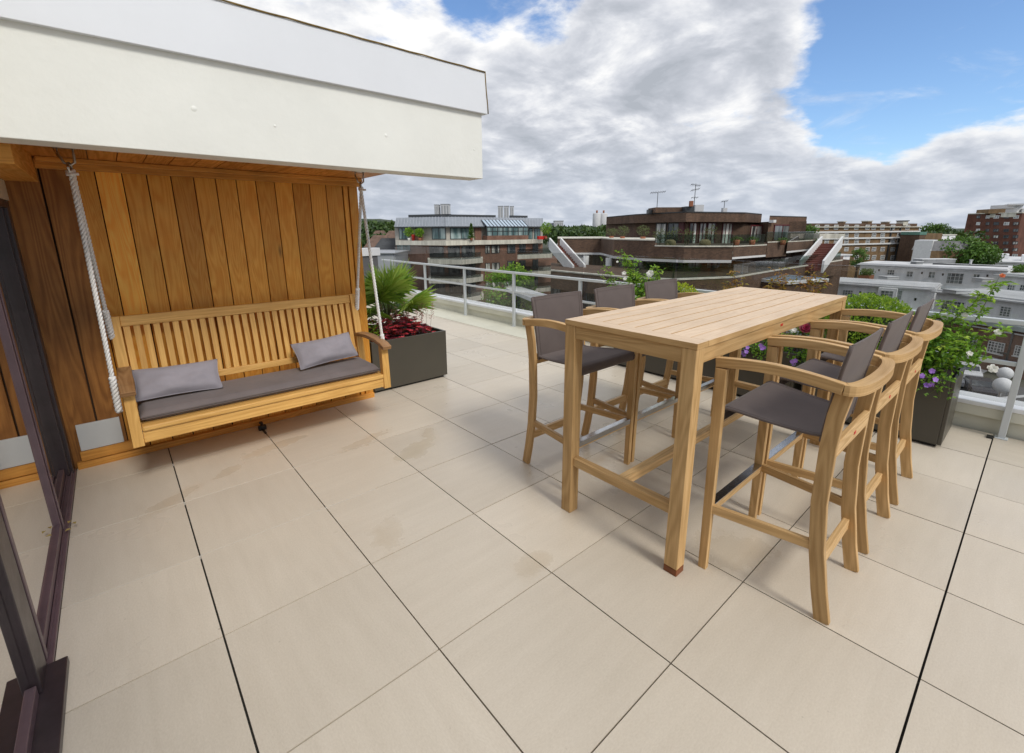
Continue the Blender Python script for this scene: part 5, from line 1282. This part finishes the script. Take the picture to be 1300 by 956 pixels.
# ================= white penthouse rows on brick blocks
def white_row(name,label,A,B,zr,zw,depth,wins,ledge,brickwins=(),niches=(),over=.45,roofm='wroof',bays=()):
    t=thing(name,(A[0],A[1],GZ),label,'building'); F=Fac(A,B)
    m=MB(); F.box(m,0,F.L,-depth,0,zw,zr-.12); m.build('penthouse_wall',M['wwall'],t)
    m=MB(); F.box(m,-over,F.L+over*.2,-depth,over,zr-.119,zr+.05); F.box(m,-over*.5,F.L-.1,-depth,-.3,zr+.055,zr+.22); m.build('roof',M[roofm],t)
    m=MB(); F.box(m,-.6,F.L+.3,-depth-1,.9,zw-.5,zw-.01); m.build('ledge',paint('pale_ledge',(.52,.58,.56),.6,.15,.6),t)
    m=MB(); F.box(m,-.4,F.L+.2,-depth-1,.6,GZ,zw-.51); m.build('wall',M['brick1'] if name!='x' else M['brick2'],t)
    for (x0,x1,y0,y1,nv,nh) in wins:
        s0,z1=F.hit(x0,y0); s1,_=F.hit(x1,y0); z0=F.hit(x0,y1)[1]
        window(t,F,s0,s1,z0,z1,M['whfr'],M['winm'],nv=nv,nh=nh,fw=.08,bar=.05,o=.02,sill=M['whfr'])
    for (x,y) in niches:
        s,z=F.hit(x,y); m=MB(); F.box(m,s-.11,s+.11,-.01,.03,z-.18,z+.18); m.build('vent_hole',M['dark'],t)
    G=Fac(F.P(-.4,.6,0)[:2],F.P(F.L+.2,.6,0)[:2])
    for (x0,x1,y0,y1,nv,nh) in brickwins:
        s0,z1=G.hit(x0,y0); s1,_=G.hit(x1,y0); z0=G.hit(x0,y1)[1]
        window(t,G,s0,s1,z0,z1,M['whfr'],M['win'],nv=nv,nh=nh,fw=.08,bar=.06,o=.02,sill=M['whfr'])
    return t,F
# front row
r1,F=white_row('white_penthouse_block','white flat roofed block with small paned windows just above the box ball',gp(1050,359,68),gp(1188,367,59.5),zy(gp(1186,367.5,60),367),zy(gp(1186,367.5,60),393),8,
    [(1070,1084,367.5,377,4,3),(1101,1113,370,380,3,3),(1136,1147,367.5,380.5,2,2)],1,niches=[(1056,368.5),(1092,371.5),(1131,371),(1162,380)])
m=MB(); s,z=F.hit(1116,372); F.box(m,s,s+2.0,.01,1.1,zy(gp(1186,367.5,60),393),zy(gp(1186,367.5,60),367)-.15); m.build('bay',M['wwall'],r1)
z9=zy(gp(1186,367.5,60),367)-.45; window(r1,F,s+.3,s+1.7,z9-1.2,z9,M['whfr'],M['winm'],nv=3,nh=3,fw=.07,bar=.05,o=1.12)
r2,F=white_row('white_penthouse_block','larger white flat roofed block with wide many paned window behind the tall rose',gp(1189,372,57),gp(1330,390,46.5),zy(gp(1299,385,48.8),383),zy(gp(1299,385,48.8),412),8,
    [(1197,1227,380,397,6,4),(1271,1286,388,401.5,3,4)],1,
    brickwins=[(1215,1243,424,440,6,4),(1256,1278,432,447,5,4),(1290,1306,438,452,4,4),(1190,1204,419,434,4,4),(1225,1245,462,478,5,3),(1262,1284,468,484,5,3)])
G=Fac(F.P(-.4,.6,0)[:2],F.P(F.L+.2,.6,0)[:2])
for y in (416.5,452):
    s,z=G.hit(1250,y); m=MB(); G.box(m,0,G.L,.0,.12,z-.08,z+.04); m.build('string_course',M['whfr'],r2)
s,z=G.hit(1283,440); m=MB(); m.tube([G.P(s,.12,GZ),G.P(s,.12,z+2)],.09,8); G.box(m,s-.9,s+.05,.03,.2,z-.9,z-.75); m.build('drainpipe',M['dkfr'],r2)
# back row
r3,F=white_row('white_penthouse_block','low white flat roofed row with dark felt strip below the round tree',gp(1092,338,84),gp(1279,346,70),zy(gp(1277,344,70),343.5),zy(gp(1277,344,70),370),10,
    [(1127,1136.5,342,349,3,2),(1151.5,1160,344,351.5,2,2),(1179.5,1188.5,344.5,353,2,2),(1203,1225,346,360,4,3),(1236,1245,347.5,357,2,2),(1099,1106,341,346,2,2)],1,niches=[(1116,343),(1170.5,346.5),(1197,348.5),(1253.5,350)])
r4,F=white_row('white_penthouse_block','white flat roofed block at the right edge, above the wide paned window',gp(1268,352,64),gp(1345,358,57),zy(gp(1300,353,61.5),351),zy(gp(1300,353,61.5),371),8,
    [(1280,1290,361,368.5,3,2),(1296,1303,361,369,2,2)],1)
# roof things: dark felt strip, white boxes, pipes
t=thing('roof_strip',(*gp(1210,335,78),-4),'long dark rolled roof cover lying on the white flat roof','roof cover'); F=Fac(gp(1184,335,80),gp(1279,341,74)); z=zy(gp(1184,335,80),336.5)
m=MB(); F.box(m,0,F.L,-3,0,z-.6,z+.02); m.tube([F.P(0,.2,z),F.P(F.L,.2,z-.05)],.35,8); m.build('cover',M['droof'],t)
for (px,D,lab,w,h) in ((1170,82,'low grey plant box on the white roofs left of the round tree',6,.9),(1163,80,'small white roof box beside the grey plant box',1.2,.6),(1232,77,'short white roof vent pipe on the dark cover',.25,.9),(1252,66,'small white skylight box on the roof edge',1.6,.35),(1130,70,'thin white roof hatch on the front white roof',1.8,.25),(1060,72,'pale roof hatch at the left end of the front white roof',1.6,.3),(1222,53,'pale roof hatch above the wide paned window',1.8,.25)):
    xy=gp(px,335,D); zz={1170:zy(gp(1170,335,82),336),1163:zy(gp(1163,335,80),337)}.get(px)
    if zz is None: zz=zy(gp(1277,344,70),343.5)+.2 if D>75 else (zy(gp(1186,367.5,60),367)+.2 if D>58 else zy(gp(1299,385,48.8),383)+.2)
    t=thing('roof_hatch',(xy[0],xy[1],zz),lab,'roof box'); m=MB(); d=MT@Vector((1,0,0)); d=Vector((d.x,d.y)).normalized()
    F=Fac(xy,(xy[0]+d.x*w,xy[1]+d.y*w)); F.box(m,0,w,-min(w,2),0,zz-.1,zz+h); m.build('box',M['groof'] if 'grey' in lab else M['wroof'],t,bevel=.03)
    m=MB(); F.box(m,-.06,w+.06,-min(w,2)-.06,.06,zz+h+.002,zz+h+.08); m.build('lid',M['wroof'],t)
for (px,D,lab) in ((1101,80,'green hedge box on the roof terrace left of the back white row'),(1296,66,'low planting on the roof at the far right edge')):
    xy=gp(px,343,D); z=zy(xy,350 if D==80 else 347); t=thing('roof_hedge',(xy[0],xy[1],z),lab,'hedge'); lf=MB()
    for k in range(500): lf.leaf((xy[0]+rnd.uniform(-1.6,1.6),xy[1]+rnd.uniform(-.8,.8),z+rnd.random()*1.1),rv(),rv(),.28,.2)
    lf.build('foliage',M['f_tree'],t); m=MB(); m.box(xy[0]-1.6,xy[0]+1.6,xy[1]-.8,xy[1]+.8,z-2,z+.1); m.build('trough',M['terra'],t)
# pale roofs behind, below the tower
t=thing('pale_roofs_building',(*gp(1285,330,120),GZ),'pale flat roofed buildings at the foot of the red brick tower','building')
F=Fac(gp(1250,335,108),gp(1345,338,100)); z=zy(gp(1250,335,108),333)
m=MB(); F.box(m,0,F.L,-30,0,GZ,z); m.build('wall',M['wwall'],t); m=MB(); F.box(m,-.5,F.L,-30,.4,z+.001,z+.3); m.build('roof',M['wroof'],t)
m=MB(); F.box(m,6,9,-12,-6,z+.31,z+1.6); F.box(m,1,4,-20,-14,z+.31,z+1.4); m.build('roof_box',M['wwall'],t)
for k in range(4): window(t,F,2+k*4.2,3.4+k*4.2,z-2.4,z-1.0,M['whfr'],M['win'],nv=2,nh=2,o=.03)

# ================= red brick tower
tw=thing('brick_tower',(*gp(1265,300,205),GZ),'tall red brown brick tower block with grey plant rooms, right skyline','building')
TA=gp(1229,271,212); TB=gp(1298,271,200); TC=gp(1345,271,222); F=Fac(TA,TB); G=Fac(TB,TC); z1=zy(TA,272)
m=MB(); m.prism([TA,TB,TC,(TC[0]+TA[0]-TB[0],TC[1]+TA[1]-TB[1])],GZ,z1); m.build('wall',M['brick3'],tw)
m=MB(); m.prism([front([p],.4)[0] for p in (TA,TB)]+[TC,(TC[0]+TA[0]-TB[0],TC[1]+TA[1]-TB[1])],z1+.001,z1+.35); m.build('coping',M['band'],tw)
for (x0,x1) in ((1257,1264),(1271,1290)):
    a,zz=F.hit(x0,272); b,_=F.hit(x1,272); m=MB(); F.box(m,a,b,.0,.3,z1-1.6,z1-.01); m.build('pale_panel',M['band'],tw)
rows=[273.5,282,290.5,298.5,306.5,315,322.5]
for r,y in enumerate(rows):
    for x in (1240,1252,1262,1275,1287):
        x+= -.7*r*.4
        if r==0 and x>1256: pm_='win'
        pm_=['win','winc','winl','win'][rnd.randrange(4)]
        s0,zt_=F.hit(x,y); s1,_=F.hit(x+(5 if x<1258 else 7),y); window(tw,F,s0,s1,zt_-1.35,zt_,M['whfr'] if pm_=='winl' else M['dkfr'],M[pm_],nv=2,fw=.18,bar=.16,o=.05)
for (x0,x1,y0,y1,mt) in ((1239,1254,266.5,271,'brick4'),(1256,1290,264.5,270.5,'ghost'),(1257,1285,261,264.4,'ghost'),(1274,1280,260,261,'ghost'),(1286,1297,266,270,'ghost')):
    A=gp(x0,y1,214); B=gp(x1,y1,206); Q=Fac(A,B); m=MB(); Q.box(m,0,Q.L,-6,0,zy(A,y1)-.3,zy(A,y0)); m.build('plant_room',M[mt],tw)

# ================= far skyline
def block(name,lab,px0,px1,D,y0,y1,mat,n=0,dp=12,cyl=False,group=None):
    A=gp(px0,y1,D); B=gp(px1,y1,D); F=Fac(A,B); t=thing(name,(A[0],A[1],GZ),lab,'building',group); z1=zy(A,y0)
    m=MB(); F.box(m,0,F.L,-dp,0,GZ,z1); m.build('wall',mat,t)
    m=MB(); F.box(m,-.3,F.L+.3,-dp,.3,z1+.001,z1+D*.0016); m.build('roof_edge',M['ghostd'],t)
    for k in range(n):
        a=F.L*(k+.25)/n; b=F.L*(k+.75)/n; q=MB(); F.box(q,a,b,0,D*.0006,GZ,z1-1); q.build('window_strip',M['ghostd'],t)
    return t
for (x0,x1,y0,lab) in ((552.5,558,260.5,'leftmost tower of the pair of white tower blocks above the left mansard roof'),(560.5,571,259.8,'wider tower of the pair of white tower blocks above the left mansard roof')):
    block('tower_block',lab,x0,x1,520,y0,290,M['ghost'],3,group='white tower blocks on the skyline')
for (x0,x1,y0,lab) in ((632.5,638.5,262.3,'leftmost of the three white tower blocks behind the conservatory'),(640,646,262.3,'middle of the three white tower blocks behind the conservatory'),(647.5,652.2,262.6,'rightmost of the three white tower blocks behind the conservatory')):
    block('tower_block',lab,x0,x1,540,y0,290,M['ghost'],2,group='white tower blocks on the skyline')
block('white_building','white stepped building among trees left of the twin silos',704,715,420,281,292,M['ghost'],5)
block('white_building','low grey white building just left of the stepped one',697,704,430,284,292,M['ghostd'],3)
for (px,D,lab) in ((757.3,260,'left one of two white cylindrical towers behind the dark brick parapet'),(765.8,262,'right one of two white cylindrical towers behind the dark brick parapet')):
    x,y=gp(px,283,D); t=thing('cylindrical_tower',(x,y,GZ),lab,'tower'); z=zy((x,y),270.6); m=MB(); m.tube([(x,y,GZ),(x,y,z-.4),(x,y,z)],2.25,20,scales=[1,1,.9]); m.build('shaft',M['ghost'],t)
    m=MB(); m.tube([(x,y,z),(x,y,z+1.5)],.5,8); m.build('chimney',M['terra'],t)
# houses among trees, far left
fl_rng=random.Random(5)
def house(px,D,w,h,py,lab,roofm='tile',wallm='ghost'):
    A=gp(px,py,D); d=MT@Vector((1,0,0)); d=Vector((d.x,d.y)).normalized(); B=(A[0]+d.x*w,A[1]+d.y*w); F=Fac(A,B)
    z=zy(A,py); t=thing('far_house',(A[0],A[1],z-h),lab,'house')
    m=MB(); F.box(m,0,w,-8,0,min(GZ,z-h-6),z); m.build('wall',M[wallm],t)
    m=MB(); p=[F.P(-.3,.4,z),F.P(w+.3,.4,z),F.P(w+.3,-8.4,z),F.P(-.3,-8.4,z)]; r0=F.P(.6,-4,z+2.4); r1=F.P(w-.6,-4,z+2.4)
    m.poly([p[0],p[1],r1,r0]); m.poly([p[2],p[3],r0,r1]); m.poly([p[3],p[0],r0]); m.poly([p[1],p[2],r1]); m.build('roof',M[roofm],t)
    for k in range(3): window(t,F,w*(k+.2)/3,w*(k+.6)/3,z-2.2,z-.9,M['whfr'],M['win'],o=.03,nv=2)
house(464,95,4.2,5,314,'brick terrace house with clay roof just right of the palm side rope'); house(474,88,4.5,5,319,'white gabled house beyond the end wall of the terrace',roofm='droof',wallm='wwall')
house(487,130,4,5,304,'small pale house with clay roof among trees, far left'); house(472,200,5,5,300,'orange roofed house on the far left slope'); house(482,260,6,5,296.5,'second orange roofed house higher on the far left slope'); house(490,330,9,5,292.5,'long pale house near the top of the far left slope',wallm='band')
block('flat_building','pale flat roofed building below the far left houses',455,500,70,322,332,M['ghostd'],0)
# hills
hm,hnt,ho=newmat('far_hill_cover'); t2=NT(hnt); o2=t2.coord('Object')
c2=t2.mix(t2.mapr(t2.noise(o2,.03,5,.6),.4,.6),(.035,.06,.035),(.09,.10,.06)); c2=t2.mix(t2.mapr(t2.noise(o2,.06,6,.75),.5,.62),c2,(.10,.12,.11)); hnt.links.new(t2.bsdf(c2,.95,.1).outputs[0],ho.inputs[0])
def hill(px0,px1,D,prof,dep):
    m=MB(); N=60; J=10
    def P(u,v):
        px=px0+(px1-px0)*u; y=0
        for (a,b),(c,d) in zip(prof,prof[1:]):
            if a<=px<=c: y=b+(d-b)*(px-a)/(c-a)
        if px>prof[-1][0]: y=prof[-1][1]
        xy=gp(px,292,D+dep*v); zt=zy(gp(px,292,D+dep),y); z=GZ+(zt-GZ)*math.sin(v*math.pi/2)**1.2*(1+.03*mnoise.noise(Vector((u*30,v*6,0))))
        return (xy[0],xy[1],z)
    m.grid(P,N,J); return m
o=hill(300,520,420,[(300,272),(440,277),(480,278.5),(500,280),(520,290)],420).build('hill',hm); tag(o,kind='structure')
o=hill(1150,1420,900,[(1150,293),(1195,291.5),(1215,290),(1260,290),(1420,288)],500).build('hill',hm); tag(o,kind='structure')
o=hill(505,1160,900,[(505,289),(700,288),(900,288),(1160,290)],500).build('hill',hm); tag(o,kind='structure')
# tree belts: countless crowns, each belt one mass
def belt(px0,px1,D0,D1,top,n,leaf,seed):
    rr=random.Random(seed); m=MB()
    for k in range(n):
        px=rr.uniform(px0,px1); D=rr.uniform(D0,D1); xy=gp(px,292,D); ytop=top(px)
        zt=zy(xy,ytop+rr.uniform(0,2.5)*250/D); rad=rr.uniform(3,5.5); 
        for q in range(60):
            d=Vector((rr.gauss(0,1),rr.gauss(0,1),rr.gauss(0,1))).normalized(); p=Vector((xy[0],xy[1],zt-rad*.8))+Vector((d.x*rad,d.y*rad,abs(d.z)*rad*.8-.2*rad))
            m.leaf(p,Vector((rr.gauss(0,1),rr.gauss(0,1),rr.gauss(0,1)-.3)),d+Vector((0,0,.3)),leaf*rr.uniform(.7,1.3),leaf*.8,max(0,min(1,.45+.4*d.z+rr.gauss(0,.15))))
    return m
o=belt(686,775,150,300,lambda x:287+1.2*math.sin(x*.21)-(x-700)*.02,150,1.5,3).build('distant_woods',M['f_far']); tag(o,'dense belt of green trees behind the white stairs and the brick parapet','woods',kind='stuff')
o=belt(455,512,140,420,lambda x:294+2*math.sin(x*.3)+(512-x)*.06,110,1.6,4).build('distant_woods',M['f_far']); tag(o,'trees filling the slope between the houses at the far left','woods',kind='stuff')
o=belt(440,512,430,640,lambda x:281+1.6*math.sin(x*.5)+(x-440)*.07,150,4.0,9).build('distant_woods',M['f_far']); tag(o,'wooded hillside on the skyline left of the mansard roof','woods',kind='stuff')
o=belt(440,512,250,430,lambda x:287+1.6*math.sin(x*.4),120,2.6,12).build('distant_woods',M['f_far']); tag(o,'trees half way up the slope at the far left','woods',kind='stuff')
o=belt(1010,1240,180,420,lambda x:292.5+1.2*math.sin(x*.13),150,1.8,6).build('distant_woods',M['f_far']); tag(o,'low line of trees on the skyline behind the mansion block','woods',kind='stuff')
# small things seen through the glass by the right post
for (px,py,r,lab) in ((1276,474,.55,'upper of two round white globes seen through the glass beside the right post'),(1273,489,.62,'lower of two round white globes seen through the glass beside the right post')):
    p=Vector(ground_pt(px,py,-11.0)); t=thing('white_globe',(p.x,p.y,GZ),lab,'globe'); m=MB()
    m.grid(lambda u,v:(p.x+r*math.cos(6.2832*v)*math.sin(u*math.pi),p.y+r*math.sin(6.2832*v)*math.sin(u*math.pi),p.z+r*math.cos(u*math.pi)),12,18); m.build('globe',M['wwall'],t)
    m=MB(); m.tube([(p.x,p.y,GZ),(p.x,p.y,p.z+.2)],.07,8); m.tube([(p.x,p.y,GZ),(p.x,p.y,GZ+.15)],.5,12); m.build('pole',M['steel'],t)
def car(px,py,rot,col,lab):
    p=Vector(ground_pt(px,py)); t=thing('parked_car',p,lab,'car','cars in the street below'); t.rotation_euler=(0,0,rot)
    def bld(m,n,mat,par=t,bev=0): return m.build(n,mat,par,bevel=bev,off=Vector((0,0,0)))
    pr=[(-2.1,.35),(-2.15,.75),(-1.9,.95),(-1.25,1.0),(-.7,1.42),(.75,1.45),(1.5,1.0),(2.05,.92),(2.15,.7),(2.1,.35)]
    m=MB()
    for s in (-.85,.85): m.poly([(x,s,z) for x,z in (pr if s<0 else pr[::-1])])
    for a,b in zip(pr,pr[1:]+pr[:1]): m.poly([(a[0],-.85,a[1]),(a[0],.85,a[1]),(b[0],.85,b[1]),(b[0],-.85,b[1])])
    bld(m,'body',paint('car_paint',col,.25,.03,1))
    m=MB()
    for s in (-.856,.856): m.poly([(-1.12,s,1.02),(-.66,s,1.36),(.72,s,1.38),(1.3,s,1.02)])
    m.poly([(.8,-.75,1.445),(.8,.75,1.445),(1.46,.75,1.03),(1.46,-.75,1.03)]); m.poly([(-.74,-.75,1.425),(-.74,.75,1.425),(-1.24,.75,1.03),(-1.24,-.75,1.03)])
    bld(m,'window',M['win'])
    for x in (-1.35,1.35):
        for s in (-.8,.8):
            m=MB(); m.tube([(x,s-.09,.32),(x,s+.09,.32)],.32,16); bld(m,'wheel',M['black'])
yaw=math.atan2(G.u.y,G.u.x)
car(1202,486,yaw+.5,(.6,.6,.62),'silver car in the street below, left one behind the glass'); car(1240,499,yaw+.5,(.05,.05,.06),'dark car in the street below, behind the white petunia glass'); car(1225,478,yaw+.5,(.65,.66,.68),'white car in the street below, right one behind the glass')
